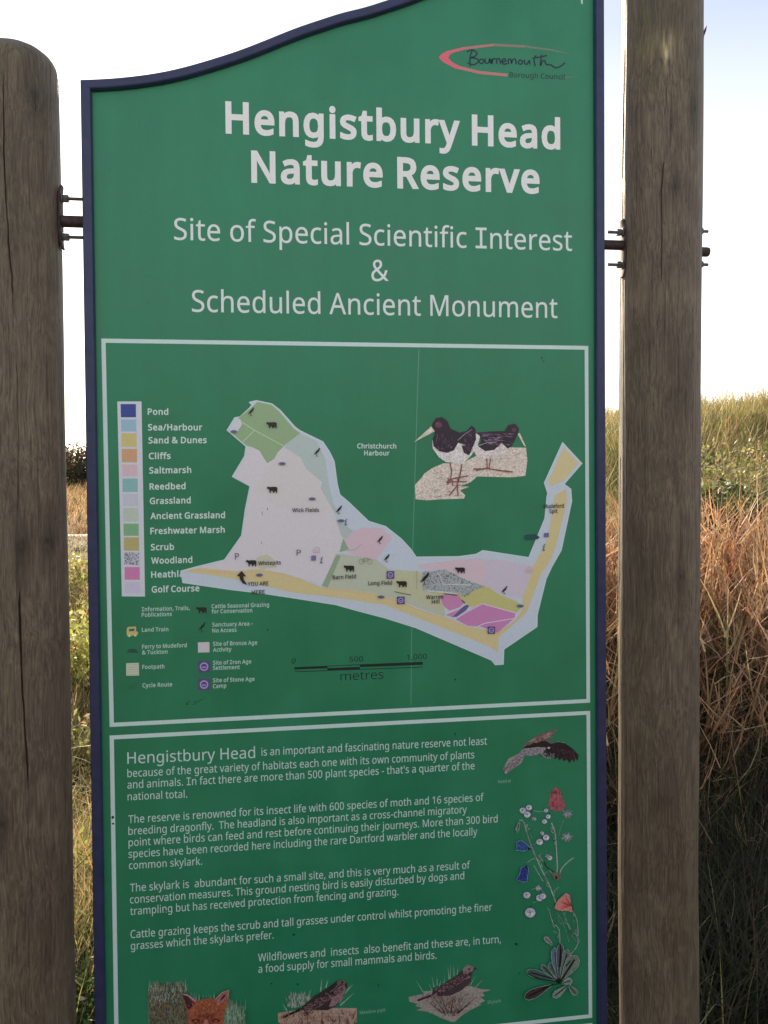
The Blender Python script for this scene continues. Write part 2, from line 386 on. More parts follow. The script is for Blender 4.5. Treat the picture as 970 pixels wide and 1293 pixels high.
# letter outlines (advance; closed outlines as steps), 480 units to the cap height
GLYPHS = {}
for ln in r"""
&492;187,-7 -62,9 -48,26 -31,41 -10,56 7,47 20,36 33,30 43,28 -40,52 -14,30 -4,34 8,44 25,33 39,21 51,7 48,-7 37,-20 24,-33 7,-44 -6,-39 -21,-32 -31,-29 -38,-25 130,-125 28,48 19,59 60,0 -27,-80 -19,-35 -23,-30 98,-95 -80,0 -58,56 -33,-25 -38,-20 -43,-13;188,293 57,43 13,22 4,25 -4,22 -12,18 -19,12 -25,4 -25,-4 -21,-11 -13,-18 -5,-23 4,-23 9,-22;189,46 40,3 34,11 51,33 -139,136 -57,-44 -15,-25 -6,-33 7,-33 18,-26 29,-17
'151;57,306 -13,174 63,0 -13,-174
,180;28,-87 19,84 14,81 63,0 5,-7 -25,-79 -33,-79
-216;27,154 0,52 162,0 0,-52
.180;89,-9 -29,10 -9,14 -3,21 3,21 9,14 29,10 30,-10 10,-14 3,-21 -3,-21 -10,-14
/250;7,0 178,480 58,0 -179,-480
0384;191,-7 -70,17 -49,49 -29,78 -10,103 4,73 12,60 20,49 30,36 41,22 51,7 71,-16 50,-49 29,-78 10,-104 -4,-71 -12,-61 -21,-49 -30,-36 -41,-22;191,44 46,12 31,36 18,62 5,86 -5,86 -18,62 -31,36 -46,13 -46,-13 -30,-36 -17,-62 -6,-86 6,-86 17,-61 30,-37
1384;181,0 0,335 0,46 2,37 -19,-18 -22,-19 -51,-42 -31,40 129,101 49,0 0,-480
3384;162,-7 -70,6 -62,20 0,56 65,-24 68,-8 55,6 38,19 21,30 7,40 -9,38 -26,26 -43,15 -56,5 -47,0 0,51 47,0 52,6 38,19 23,28 8,37 -6,31 -18,23 -28,15 -36,5 -36,-3 -30,-9 -55,-29 -29,41 63,34 41,12 46,3 65,-8 46,-25 28,-38 9,-48 -7,-43 -20,-34 -31,-23 -41,-14 0,-3 50,-13 36,-23 21,-35 7,-43 -5,-39 -15,-35 -24,-29 -36,-22 -46,-13
5384;167,-7 -70,7 -55,19 0,56 59,-23 66,-8 48,6 38,19 24,32 8,46 -7,42 -21,30 -38,19 -54,6 -43,-3 -39,-7 -29,19 18,227 240,0 0,-54 -190,0 -11,-139 31,4 43,3 66,-9 51,-28 33,-44 11,-60 -12,-66 -35,-51 -57,-32
6384;200,-7 -43,6 -39,17 -34,29 -25,41 -17,53 -5,66 9,102 13,47 20,43 29,37 38,28 49,18 62,6 31,-1 28,-5 0,-50 -28,6 -30,2 -43,-4 -34,-12 -28,-18 -21,-24 -15,-29 -11,-33 -10,-74 4,0 19,22 24,18 31,12 40,4 56,-9 44,-29 29,-46 10,-62 -11,-67 -31,-51 -48,-32;199,43 39,7 30,20 20,35 6,49 -6,41 -17,32 -29,20 -41,7 -29,-3 -26,-10 -20,-15 -16,-18 -10,-21 -3,-21 11,-58 14,-26 20,-21 26,-13
A429;0,0 187,482 55,0 186,-482 -62,0 -58,148 -190,0 -57,-148;138,202 152,0 -54,145 -6,20 -9,29 -7,23 -11,-41 -10,-31
B437;65,0 0,480 137,0 79,-7 57,-20 35,-36 11,-56 -6,-39 -17,-32 -29,-22 -39,-13 0,-4 55,-17 21,-16 17,-21 11,-27 3,-34 -11,-57 -33,-43 -53,-27 -69,-9;126,275 88,0 52,5 33,15 17,25 6,34 -7,34 -21,23 -36,13 -53,4 -79,0;126,51 96,0 54,6 35,19 19,29 6,36 -7,34 -19,27 -36,17 -56,6 -92,0
C425;261,-7 -67,8 -55,23 -43,36 -31,49 -18,61 -6,70 7,69 19,59 33,50 46,37 57,23 68,8 71,-7 62,-21 -25,-51 -49,18 -59,8 -69,-13 -53,-39 -33,-61 -11,-80 10,-80 31,-62 52,-39 72,-13 60,6 55,13 0,-52 -56,-15
D490;65,0 0,480 148,0 68,-7 57,-20 47,-34 35,-45 22,-59 7,-71 -16,-106 -50,-77 -79,-46 -105,-15;126,52 65,0 85,12 61,35 36,60 12,83 -11,84 -36,57 -57,34 -77,11 -78,0
E374;65,0 0,480 268,0 0,-54 -207,0 0,-149 195,0 0,-53 -195,0 0,-171 207,0 0,-53
F349;65,0 0,480 268,0 0,-54 -207,0 0,-169 194,0 0,-54 -194,0 0,-203
G489;271,-7 -69,8 -57,22 -45,36 -33,49 -19,61 -7,71 7,70 23,60 36,49 48,37 62,23 72,7 77,-7 67,-21 -23,-52 -58,19 -66,8 -76,-13 -58,-39 -36,-61 -12,-80 5,-54 14,-47 23,-39 35,-30 45,-18 59,-6 53,3 41,8 0,142 -106,0 0,54 166,0 0,-235 -78,-19
H498;65,0 0,480 61,0 0,-203 245,0 0,203 61,0 0,-480 -61,0 0,224 -245,0 0,-224
I371;40,0 0,56 115,0 0,368 -115,0 0,56 291,0 0,-56 -115,0 0,-368 115,0 0,-56
K416;65,0 0,480 61,0 0,-237 41,46 41,45 130,146 70,0 -190,-209 198,-271 -71,0 -170,229 -49,-43 0,-186
L352;65,0 0,480 61,0 0,-426 209,0 0,-54
M609;65,0 0,480 89,0 148,-393 3,0 150,393 89,0 0,-480 -60,0 0,295 2,69 3,56 -3,0 -160,-420 -49,0 -158,420 -3,0 4,-56 1,-73 0,-291
N511;65,0 0,480 70,0 256,-397 3,0 -2,32 -2,47 -1,47 0,271 56,0 0,-480 -70,0 -257,398 -2,0 3,-58 2,-72 0,-268
O525;263,-7 -69,8 -55,23 -43,37 -31,50 -18,60 -6,70 6,69 18,60 31,49 43,37 56,23 68,8 66,-8 55,-23 43,-36 31,-50 19,-60 7,-70 -7,-69 -19,-61 -31,-49 -43,-37 -55,-23;263,46 70,13 49,39 28,61 10,81 -10,81 -28,61 -48,39 -71,13 -70,-13 -50,-39 -29,-61 -9,-81 9,-81 29,-61 49,-39
P406;65,0 0,480 127,0 81,-10 56,-27 32,-45 11,-60 -4,-38 -14,-36 -24,-31 -36,-25 -49,-16 -64,-5 -55,0 0,-187;126,238 48,0 60,6 42,17 25,29 9,46 -8,40 -22,29 -38,17 -55,6 -61,0
R418;65,0 0,480 132,0 78,-9 54,-25 32,-43 11,-60 -3,-35 -11,-29 -16,-23 -20,-17 -46,-24 132,-215 -71,0 -116,198 -95,0 0,-198;126,249 71,0 51,6 35,17 20,29 7,39 -7,41 -22,26 -36,15 -51,5 -68,0
S369;166,-7 -75,6 -57,17 0,58 60,-20 75,-8 47,5 33,15 21,25 7,32 -10,40 -35,29 -68,30 -54,24 -38,30 -24,38 -8,50 5,36 15,29 23,25 31,17 37,12 42,3 73,-7 60,-20 -19,-51 -54,18 -61,7 -39,-5 -29,-14 -17,-22 -6,-29 10,-40 33,-29 62,-27 72,-34 25,-19 19,-23 11,-28 4,-35 -11,-56 -35,-43 -55,-27
T374;156,0 0,426 -149,0 0,54 359,0 0,-54 -149,0 0,-426
U491;243,-7 -79,12 -57,37 -35,56 -12,73 0,309 61,0 0,-311 8,-52 23,-39 39,-24 55,-8 57,8 38,26 22,40 7,49 0,311 60,0 0,-311 -5,-47 -15,-42 -26,-36 -36,-28 -47,-17
W625;135,0 -127,480 63,0 75,-293 14,-60 9,-54 10,57 15,60 85,290 62,0 88,-292 16,-61 10,-54 10,54 14,60 74,293 63,0 -128,-480 -61,0 -93,314 -11,39 -9,35 -4,21 -7,-37 -16,-60 -91,-312
Y380;160,0 0,183 -160,297 66,0 124,-236 125,236 65,0 -160,-294 0,-186
a377;144,-7 -44,7 -37,19 -24,33 -8,48 10,48 32,35 54,23 76,9 62,2 0,21 -5,39 -15,24 -23,13 -32,4 -54,-8 -47,-19 -18,44 55,22 67,9 58,-7 40,-22 23,-37 8,-55 0,-245 -43,0 -11,51 -3,0 -24,-26 -25,-18 -31,-10;158,41 42,6 34,19 22,32 8,46 0,32 -53,-2 -57,-7 -36,-15 -20,-22 -6,-31 5,-26 13,-18 22,-11
b413;228,-7 -39,4 -31,12 -24,17 -18,20 -5,0 -12,-46 -42,0 0,510 59,0 0,-124 -1,-42 -2,-32 3,0 18,21 24,18 31,11 39,4 60,-12 47,-35 31,-58 10,-81 -10,-81 -31,-59 -47,-35;219,42 42,9 30,27 18,43 6,60 -6,59 -18,43 -31,25 -42,9 -49,-8 -31,-25 -16,-42 -6,-60 0,-3 6,-58 16,-43 31,-27
c323;201,-7 -45,5 -39,15 -34,25 -25,35 -16,47 -5,58 5,60 17,48 26,36 34,25 41,15 46,5 53,-6 41,-14 -18,-49 -38,12 -40,5 -46,-9 -33,-25 -20,-43 -7,-59 7,-58 19,-42 32,-26 45,-9 52,6 41,15 0,-52 -40,-15
d413;185,-7 -61,12 -47,35 -30,58 -10,81 10,82 31,58 47,36 60,12 38,-4 31,-12 43,-37 4,0 -2,25 -2,28 0,143 59,0 0,-510 -48,0 -8,48 -3,0 -19,-21 -24,-18 -31,-12;194,42 49,8 31,24 18,39 6,55 0,11 -6,59 -17,44 -31,27 -51,9 -41,-10 -30,-28 -18,-45 -6,-57 6,-57 18,-43 30,-27
e379;210,-7 -48,5 -42,16 -35,26 -26,36 -17,46 -5,55 5,55 15,47 24,37 31,28 39,17 45,6 43,-5 37,-15 29,-25 22,-32 13,-40 5,-46 0,-35 -247,0 9,-54 22,-39 36,-24 48,-8 61,6 54,19 0,-52 -54,-18;99,216 184,0 -6,41 -15,33 -28,21 -39,7 -37,-6 -29,-21 -20,-32
f231;73,0 0,314 -63,0 0,28 63,20 0,21 8,60 23,40 37,23 49,8 39,-4 31,-8 -16,-47 -24,7 -29,3 -26,-5 -18,-14 -11,-26 -4,-37 0,-23 91,0 0,-46 -91,0 0,-314
g413;195,-161 -72,6 -58,17 0,54 60,-21 73,-7 42,7 31,20 20,32 7,42 0,14 0,24 2,21 -3,0 -46,-41 -66,-14 -62,13 -47,36 -29,59 -10,78 10,77 29,60 47,38 62,13 34,-4 30,-10 26,-17 23,-24 3,0 8,48 47,0 0,-366 -10,-68 -29,-48 -50,-29;194,42 47,7 32,22 19,38 6,56 0,14 -6,64 -19,42 -33,24 -47,8 -40,-9 -30,-27 -19,-44 -6,-58 6,-59 19,-43 30,-27
h415;57,0 0,510 59,0 0,-149 -3,-51 4,0 20,24 27,18 31,10 34,4 58,-8 41,-23 24,-41 9,-60 0,-234 -59,0 0,230 -5,38 -15,27 -25,17 -35,5 -51,-8 -32,-26 -17,-41 -6,-56 0,-186
i173;87,420 -25,9 -7,12 -3,16 3,17 7,12 25,9 24,-9 8,-12 3,-17 -3,-16 -8,-12;57,0 0,360 59,0 0,-360
j173;87,420 -25,9 -7,12 -3,16 3,17 7,12 25,9 24,-9 8,-12 3,-17 -3,-16 -8,-12;15,-161 -30,2 -22,6 0,48 21,-5 23,-2 20,3 16,9 11,17 3,27 0,416 59,0 0,-414 -6,-45 -18,-34 -31,-21
k359;57,0 0,510 59,0 0,-266 -1,-28 -2,-31 3,0 12,16 16,20 14,17 115,122 70,0 -146,-154 156,-206 -72,0 -125,168 -40,-36 0,-132
l173;57,0 0,510 59,0 0,-510
m628;57,0 0,360 48,0 8,-49 4,0 20,25 25,17 30,10 31,4 70,-15 40,-46 3,0 22,27 28,19 32,11 34,4 53,-8 38,-24 23,-40 8,-61 0,-234 -59,0 0,232 -4,37 -14,27 -23,16 -32,5 -45,-8 -30,-22 -17,-37 -5,-51 0,-199 -59,0 0,232 -5,37 -13,27 -23,16 -33,5 -46,-8 -29,-26 -16,-41 -5,-55 0,-187
n415;57,0 0,360 48,0 8,-49 4,0 21,25 27,17 32,10 33,4 57,-8 41,-24 24,-40 9,-61 0,-234 -59,0 0,230 -5,38 -15,27 -25,17 -35,5 -51,-8 -32,-26 -17,-41 -6,-55 0,-187
o406;202,-7 -45,6 -40,16 -33,27 -26,37 -16,46 -5,56 11,79 34,58 53,37 69,12 46,-6 40,-16 34,-27 25,-36 16,-46 5,-55 -11,-80 -34,-59 -54,-36;203,42 48,10 32,28 20,43 6,58 -6,57 -20,43 -32,27 -48,9 -48,-9 -32,-27 -19,-43 -6,-57 6,-58 19,-43 33,-28
p413;57,-161 0,521 48,0 8,-49 3,0 19,22 23,18 31,12 39,4 60,-12 47,-35 31,-58 10,-81 -10,-81 -31,-59 -47,-36 -60,-12 -38,4 -31,12 -43,37 -4,0 3,-29 1,-30 0,-148;219,42 30,5 24,13 18,22 14,28 10,71 -6,56 -18,43 -30,28 -43,9 -47,-8 -31,-23 -17,-39 -7,-55 0,-11 6,-59 16,-44 31,-27
q413;297,-161 0,154 1,28 2,27 -4,0 -18,-21 -24,-18 -32,-12 -39,-4 -59,12 -46,35 -31,58 -10,81 10,82 31,58 48,36 59,12 39,-4 31,-12 24,-18 19,-22 2,0 9,49 47,0 0,-521;195,42 47,8 32,23 17,39 7,55 0,12 -6,60 -17,43 -32,27 -50,9 -42,-10 -29,-28 -18,-45 -6,-57 6,-57 18,-43 30,-27
r278;57,0 0,360 48,0 7,-66 3,0 20,28 25,23 30,16 35,6 22,-1 20,-3 -7,-55 -19,4 -20,1 -27,-4 -25,-11 -22,-18 -16,-24 -11,-30 -4,-34 0,-192
s322;148,-7 -65,6 -48,17 0,54 52,-20 62,-9 39,4 26,10 15,17 5,22 -7,24 -27,22 -54,24 -60,27 -38,32 -10,21 -4,27 10,41 28,30 43,18 54,7 62,-7 53,-17 -20,-47 -48,16 -51,6 -32,-3 -23,-8 -15,-14 -4,-18 8,-26 30,-20 54,-23 59,-26 37,-33 9,-21 3,-27 -9,-46 -29,-33 -46,-20
t243;167,-7 -52,10 -21,13 -17,21 -12,29 -3,39 0,209 -51,0 0,29 51,23 24,77 35,0 0,-83 104,0 0,-46 -104,0 0,-208 4,-29 12,-20 18,-11 22,-4 28,2 23,5 0,-45 -27,-8
u415;184,-7 -57,8 -41,24 -25,40 -8,59 0,236 60,0 0,-232 5,-37 15,-27 25,-16 35,-6 50,9 33,25 17,41 6,56 0,187 59,0 0,-360 -48,0 -9,48 -3,0 -21,-25 -27,-17 -32,-9
v341;136,0 -136,360 63,0 77,-212 11,-33 11,-35 7,-28 2,0 8,29 11,35 11,32 77,212 63,0 -137,-360
w528;106,1 -99,360 62,0 49,-192 14,-59 10,-49 2,0 7,28 8,36 10,33 63,203 65,0 62,-203 14,-50 10,-46 2,0 10,46 15,61 50,192 60,0 -100,-360 -69,0 -62,202 -15,55 -9,41 -3,0 -9,-41 -15,-55 -65,-202
y343;56,-161 -28,1 -21,4 0,47 18,-2 22,-2 28,5 22,13 17,20 13,26 19,48 -145,361 63,0 78,-205 18,-51 12,-47 3,0 12,44 19,55 73,204 64,0 -156,-410 -21,-46 -27,-35 -36,-23
z316;26,0 0,39 194,275 -182,0 0,46 247,0 0,-44 -191,-270 195,0 0,-46
 174;
""".strip('\n').split('\n'):
    adv, *sp = ln[1:].split(';'); outs = []
    for q in sp:
        if not q.strip(): continue
        P = np.cumsum([[int(v) for v in c.split(',')] for c in q.split(' ')], 0); outs.append(P/480.0*.729)
    GLYPHS[ln[0]] = (int(adv)/480.0*.729, outs)
def glyph(ch, bold):
    k = (ch, bold)
    if k in _gc: return _gc[k]
    adv, outs = GLYPHS[ch]
    if not outs: _gc[k] = (adv, np.zeros((0, 2)), []); return _gc[k]
    loops = []
    for P in outs:
        Q_ = [P[0]]
        for q in P[1:]:
            if np.hypot(*(q-Q_[-1])) > .007: Q_.append(q)
        if len(Q_) > 3 and np.hypot(*(Q_[0]-Q_[-1])) < .007: Q_.pop()
        Q_ = np.array(Q_)
        if bold:
            e1 = Q_-np.roll(Q_, 1, 0); e2 = np.roll(Q_, -1, 0)-Q_; e1 /= np.linalg.norm(e1, axis=1)[:, None]; e2 /= np.linalg.norm(e2, axis=1)[:, None]
            n1 = np.stack([-e1[:, 1], e1[:, 0]], -1); n2 = np.stack([-e2[:, 1], e2[:, 0]], -1); m_ = n1+n2; m_ /= np.linalg.norm(m_, axis=1)[:, None]+1e-9
            Q_ = Q_+m_*(bold/np.maximum(.6, (m_*n1).sum(1)))[:, None]
        loops.append(Q_)
    vs = [Vector(q) for L_ in loops for q in L_]; es = []; o_ = 0
    for L_ in loops: es += [(o_+i, o_+(i+1) % len(L_)) for i in range(len(L_))]; o_ += len(L_)
    vo, eo, fo, *_r = delaunay_2d_cdt(vs, es, [], 0, 1e-5)
    V_ = np.array([(v.x, v.y) for v in vo]); F_ = []
    for f in fo:
        c_ = V_[list(f)].mean(0); wn = 0
        for L_ in loops:
            A_ = L_; B_ = np.roll(L_, -1, 0); up_ = (A_[:, 1] <= c_[1]) & (B_[:, 1] > c_[1]); dn = (A_[:, 1] > c_[1]) & (B_[:, 1] <= c_[1])
            cr = (B_[:, 0]-A_[:, 0])*(c_[1]-A_[:, 1])-(c_[0]-A_[:, 0])*(B_[:, 1]-A_[:, 1])
            wn += int((up_ & (cr > 0)).sum())-int((dn & (cr < 0)).sum())
        if wn: F_.append(tuple(f))
    _gc[k] = (adv+bold*1.7, V_, F_); return _gc[k]
def glyphs(txt, bold, shear):
    x = 0; Vs = []; Fs = []; n_ = 0
    for ch in txt:
        adv, V_, F_ = glyph(ch, bold)
        if len(V_):
            Vs.append(V_+np.array([x, 0])+np.stack([V_[:, 1]*shear, V_[:, 1]*0], -1)); Fs += [tuple(i+n_ for i in f) for f in F_]; n_ += len(V_)
        x += adv
    return np.concatenate(Vs), Fs
def lines(name, rows, cap, c, bold, shear=0.0, base=.0002):
    for r in rows:
        t_ = Art(base=base); t_.text(*r, cap, c, bold, shear); t_.build(name)

WH = (214, 219, 214)
lines('title_lettering', [('Hengistbury Head', 285, 167, 707.5, 187.5), ('Nature Reserve', 317.5, 229, 681.5, 243.3)], 36.5, (222, 220, 217), .034)
lines('subtitle_lettering', [('Site of Special Scientific Interest', 220, 302.7, 722.5, 316.7), ('&', 469, 355, 491, 354.6), ('Scheduled Ancient Monument', 242.5, 393.6, 704, 401.5)], 26.5, WH, .004)

# council logo: red crescent and brushed name
t = Art(545, 45, 5.105)
t.poly([(205, 74), (100, 100), (62, 120), (48, 142), (75, 172), (150, 210), (180, 218), (180, 196), (130, 170), (108, 142), (118, 124), (140, 110), (205, 92)], (212, 96, 108))
t.poly([(400, 52), (205, 74), (205, 92), (400, 68)], (176, 116, 108)); t.poly([(180, 218), (310, 248), (490, 264), (490, 246), (310, 228), (180, 196)], (182, 118, 112))
t.poly([(400, 52), (400, 68), (600, 78), (600, 62)], (140, 118, 104)); t.poly([(600, 62), (600, 78), (780, 100), (905, 124), (780, 88)], (104, 122, 98))
t.poly([(850, 268), (850, 276), (965, 262)], (98, 130, 98))
DK = (14, 34, 48)
for st in ([(228, 104), (262, 92), (292, 112), (282, 132), (255, 142), (296, 150), (300, 170), (270, 188), (232, 176)], [(262, 95), (248, 140), (250, 200)], [(322, 150), (306, 165), (322, 181), (338, 166), (322, 150)],
           [(345, 146), (346, 170), (358, 179), (372, 166), (375, 148), (378, 180)], [(388, 148), (389, 182), (392, 160), (404, 148), (414, 152)], [(420, 182), (421, 152), (436, 150), (443, 165), (444, 184)],
           [(455, 170), (480, 163), (472, 150), (456, 157), (457, 177), (470, 185), (486, 178)], [(495, 184), (496, 155), (510, 153), (516, 180), (522, 156), (540, 152), (546, 186)], [(572, 156), (558, 170), (572, 186), (588, 171), (572, 156)],
           [(598, 155), (601, 178), (615, 185), (630, 160), (634, 186)], [(676, 128), (660, 150), (668, 198)], [(650, 146), (700, 138), (745, 128)], [(708, 122), (702, 192), (713, 168), (728, 160), (740, 186), (768, 188), (798, 207), (830, 198), (862, 174)]):
    t.curve(st, 9.5, DK)
t.text('Borough Council', 643.5, 97.5, 713, 100.5, 6.6, (20, 48, 46), .01); t.build('council_logo')

# white rules of the two printed frames
def rules(name, c4, th=5.0):
    (x0, y0), (x1, y1), (x2, y2), (x3, y3) = c4          # TL TR BR BL, outer
    t_ = Art(); WL = (196, 216, 210)
    P = [S(*p) for p in c4]; cx = sum(p[0] for p in P)/4; cz = sum(p[1] for p in P)/4; d = th*.00153
    Q_ = [(p[0]+(d if p[0] < cx else -d), p[1]+(d if p[1] < cz else -d)) for p in P]
    t_.add(P+Q_, [(i, (i+1) % 4, 4+(i+1) % 4, 4+i) for i in range(4)], ink(WL)); return t_
rules('x', [(128, 427.5), (742.9, 436.8), (745.2, 887.2), (138.6, 917.9)]).build('map_border')
rules('x', [(138.5, 928.7), (745.2, 897.5), (747.9, 1285), (145.2, 1349)]).build('text_border')
rules('x', [(145.5, 1360), (748, 1291.5), (749, 1500), (150, 1600)]).build('lower_border')
t = Art(); t.line([(752.4, 424), (753.2, 900), (755.8, 1330)], 1.6, (182, 190, 194)); t.line([(734.3, -6), (735, 5)], 2.2, (190, 205, 205)); t.build('vinyl_edge')
t = Art(base=.00008); t.line([(529, 441), (525, 570), (521, 700), (519, 890)], 1.2, (84, 146, 116)); t.line([(518, 900), (514, 1100), (513, 1230)], 1.0, (40, 116, 80)); t.build('vinyl_seam')
t = Art()
for x, y, r in ((684, 452, 1.3), (686, 456, 1), (142.5, 1032, 2.2), (143, 1040, 1.6), (236, 889, 1.4), (246, 886, 1), (338, 795, 1.3), (575, 858, 1.4), (371, 1180, 1.8), (376, 1243, 1.5), (652, 1192, 2), (343, 1242, 1.2), (575, 927, 1.4), (656, 1229, 1), (478, 1244, 1.2), (210, 1150, 1)):
    t.oval(x, y, r, r*.8, (24, 44, 34), random.random()*3, 7)
t.line([(244, 890), (250, 886), (257, 882)], .8, (34, 70, 50)); t.line([(236, 889), (240, 884)], .8, (34, 70, 50)); t.build('dirt_specks')['kind'] = 'stuff'

# body text
TW = (192, 212, 203)
lines('heading_lettering', [('Hengistbury Head', 161, 964.4, 322.3, 957)], 14.2, TW, .002)
lines('text_line', (('is an important and fascinating nature reserve not least', 330.3, 954.3, 615, 940.1), ('because of the great variety of habitats each one with its own community of plants', 161, 981.4, 599, 957.3),
          ("and animals. In fact there are more than 500 plant species - that's a quarter of the", 161, 995.8, 599.3, 971.3), ('national total.', 161.3, 1010.6, 236.6, 1007),
          ('The reserve is renowned for its insect life with 600 species of moth and 16 species of', 162.3, 1039.5, 610.9, 1011), ('breeding dragonfly.  The headland is also important as a cross-channel migratory', 162.3, 1054.3, 589.5, 1026.4),
          ('point where birds can feed and rest before continuing their journeys. More than 300 bird', 162.5, 1068.7, 628.4, 1038.2), ('species have been recorded here including the rare Dartford warbler and the locally', 162.5, 1083.2, 602.8, 1054.4),
          ('common skylark.', 163, 1097.6, 255.4, 1091.8), ('The skylark is  abundant for such a small site, and this is very much as a result of', 164.3, 1126, 593.7, 1096.6),
          ('conservation measures. This ground nesting bird is easily disturbed by dogs and', 164.3, 1140.8, 586.3, 1110), ('trampling but has received protection from fencing and grazing.', 164.6, 1155.4, 503.3, 1130.2),
          ('Cattle grazing keeps the scrub and tall grasses under control whilst promoting the finer', 165, 1184.6, 621.4, 1149.6), ('grasses which the skylarks prefer.', 165.3, 1199.2, 345.8, 1185),
          ('Wildflowers and  insects  also benefit and these are, in turn,', 326, 1214, 632.6, 1190.3), ('a food supply for small mammals and birds.', 326.3, 1228.4, 551.3, 1210.4)), 9.6, TW, .004)

# map key
t = Art(); t.poly([(148.2, 506.9), (178.8, 506.9), (183.3, 753.3), (154, 753)], (206, 208, 216)); t.build('key_strip')
sw = [(510.2, 526.9, (38, 62, 140)), (529.7, 544.9, (150, 186, 202)), (547, 564.3, (206, 190, 124)), (566.8, 583.8, (206, 160, 118)), (586.6, 601.4, (214, 184, 190)), (604.2, 621.2, (134, 182, 178)),
      (623.7, 639, (196, 196, 206)), (641.5, 658.3, (186, 198, 180)), (661.2, 676.5, (124, 174, 128)), (678.5, 695.3, (182, 170, 112)), (697.2, 713.4, (196, 198, 206)), (716, 732, (206, 126, 172)), (735, 749, (202, 196, 214))]
for i, (a, b, c) in enumerate(sw):
    t = Art(base=.0003); x = 152.5+(a-510)*.0235
    t.poly([(x, a), (x+19.2, a), (x+19.4, b), (x+.3, b)], c)
    if i == 0:
        for k in range(9): t.line([(x+.5, a+1+k*1.8), (x+18.5, a+1+k*1.8)], .35, (66, 84, 150))
    if i == 10:
        for _ in range(120): t.oval(x+random.uniform(.5, 18.5), random.uniform(a+.5, b-.5), .65, .5, (60, 66, 96), 0, 5)
    t.build('key_swatch')
lines('key_label', (('Pond', 186.7, 523.6, 212.7, 523.6), ('Sea/Harbour', 187, 543.3, 255.6, 543.3), ('Sand & Dunes', 187.6, 559.8, 261.2, 559.3), ('Cliffs', 188, 579.6, 215.7, 579.3), ('Saltmarsh', 188.6, 597.8, 241.7, 597),
          ('Reedbed', 189, 618.2, 234.5, 617.4), ('Grassland', 189.3, 636.4, 241, 635.3), ('Ancient Grassland', 190, 655.3, 284.3, 654), ('Freshwater Marsh', 190, 674.3, 284, 672.4), ('Scrub', 190.6, 694.7, 220, 694),
          ('Woodland', 191, 711.8, 243, 710.4), ('Heathland', 191, 729.4, 246, 727.6), ('Golf Course', 191.6, 748.1, 252, 746.4)), 7.6, (204, 218, 210), .03)
lines('key_label', (('Information, Trails,', 179.1, 771.8, 239.8, 770), ('Publications', 179.1, 778.8, 217.2, 777.6), ('Land Train', 179.3, 797.8, 212.8, 796.8), ('Ferry to Mudeford', 179.6, 819, 236, 817), ('& Tuckton', 179.6, 826.3, 211.8, 825.2),
          ('Footpath', 179.8, 844.7, 207.8, 843.8), ('Cycle Route', 180, 868, 217.7, 866.4), ('Cattle Seasonal Grazing', 267.2, 768, 340, 765.8), ('for Conservation', 267.4, 774.5, 318.7, 773), ('Sanctuary Area -', 268.2, 791.2, 319.2, 789.6),
          ('No Access', 268.2, 798.7, 298.9, 797.6), ('Site of Bronze Age', 269, 815.5, 325, 813.7), ('Activity', 269, 823, 292.5, 822), ('Site of Iron Age', 269, 839.3, 317.5, 837.6), ('Settlement', 269, 845.8, 302.9, 844.6),
          ('Site of Stone Age', 269, 861.5, 321.7, 859.6), ('Camp', 269, 869, 286, 868)), 4.9, (176, 204, 190), .028)
lines('map_caption', (('Christchurch', 451.2, 566, 500.5, 566.2), ('Harbour', 460, 574.9, 492, 575)), 5.8, (204, 218, 212), .025)
lines('picture_caption', (('Kestrel', 629, 989, 645, 988), ('Meadow pipit', 454.4, 1280.6, 487, 1277), ('Skylark', 615.5, 1267.6, 633, 1265.6)), 4.2, (140, 180, 158), 0.0)

def cow(t_, x, y, s=1.0, c=(34, 24, 26)):
    P = [(-6.5, -3), (-5.5, -4.4), (-4, -3.6), (2, -3.8), (5.5, -3.6), (6.6, -2.2), (6.4, 1), (6.2, 4), (5, 4.2), (4.6, 1.4), (3, 2.4), (2.4, 4), (1.2, 4), (.8, 1.6), (-1.6, 1.2), (-2, 4), (-3.2, 4), (-3.6, .6), (-4.6, -1), (-6.2, -1.2)]
    t_.poly([(x+a*s, y+b*s) for a, b in P], c)
def wader(t_, x, y, s=1.0, c=(26, 24, 34)):
    P = [(3.6, -7), (5, -6.2), (4.4, -4), (3, -1), (0, 1.8), (-3, 3.4), (-5, 4.4), (-3.2, 1.6), (-1, -1.8), (1.6, -4)]
    t_.poly([(x+a*s, y+b*s) for a, b in P], c); t_.line([(x-.6*s, y+1.6*s), (x-.2*s, y+5.4*s)], .7*s, c); t_.line([(x-1.6*s, y+7*s), (x+.2*s, y+5.6*s), (x+2*s, y+6.6*s)], .7*s, c)
def pond(t_, x, y): t_.oval(x, y, 4.6, 2.1, (112, 112, 132)); t_.oval(x, y, 2.6, 1.0, (84, 86, 116))
def fort(t_, x, y, r):
    t_.poly([(x-r, y-r), (x+r, y-r*1.02), (x+r, y+r), (x-r, y+r)], (88, 70, 122)); t_.ring(x, y, r*.62, r*.22, (176, 160, 206)); t_.line([(x-r*.3, y+r*.1), (x+r*.3, y+r*.1)], r*.2, (176, 160, 206))
def info(t_, x, y, c=(44, 54, 96)):
    t_.oval(x+1.6, y-4.4, .9, .8, c, 0, 6); t_.curve([(x-.6, y-2.4), (x+1.2, y-2.2), (x-.4, y+2.2), (x+.8, y+2.9), (x+2, y+1.8)], .95, c)
def hut(t_, x, y, c=(206, 150, 156)):
    t_.line([(x-4, y+3), (x-4, y-1), (x, y-4), (x+4, y-2), (x+4, y+3), (x-4, y+3)], .7, c); t_.line([(x-2, y+3), (x-1, y), (x+1.5, y), (x+2, y+3)], .6, c)

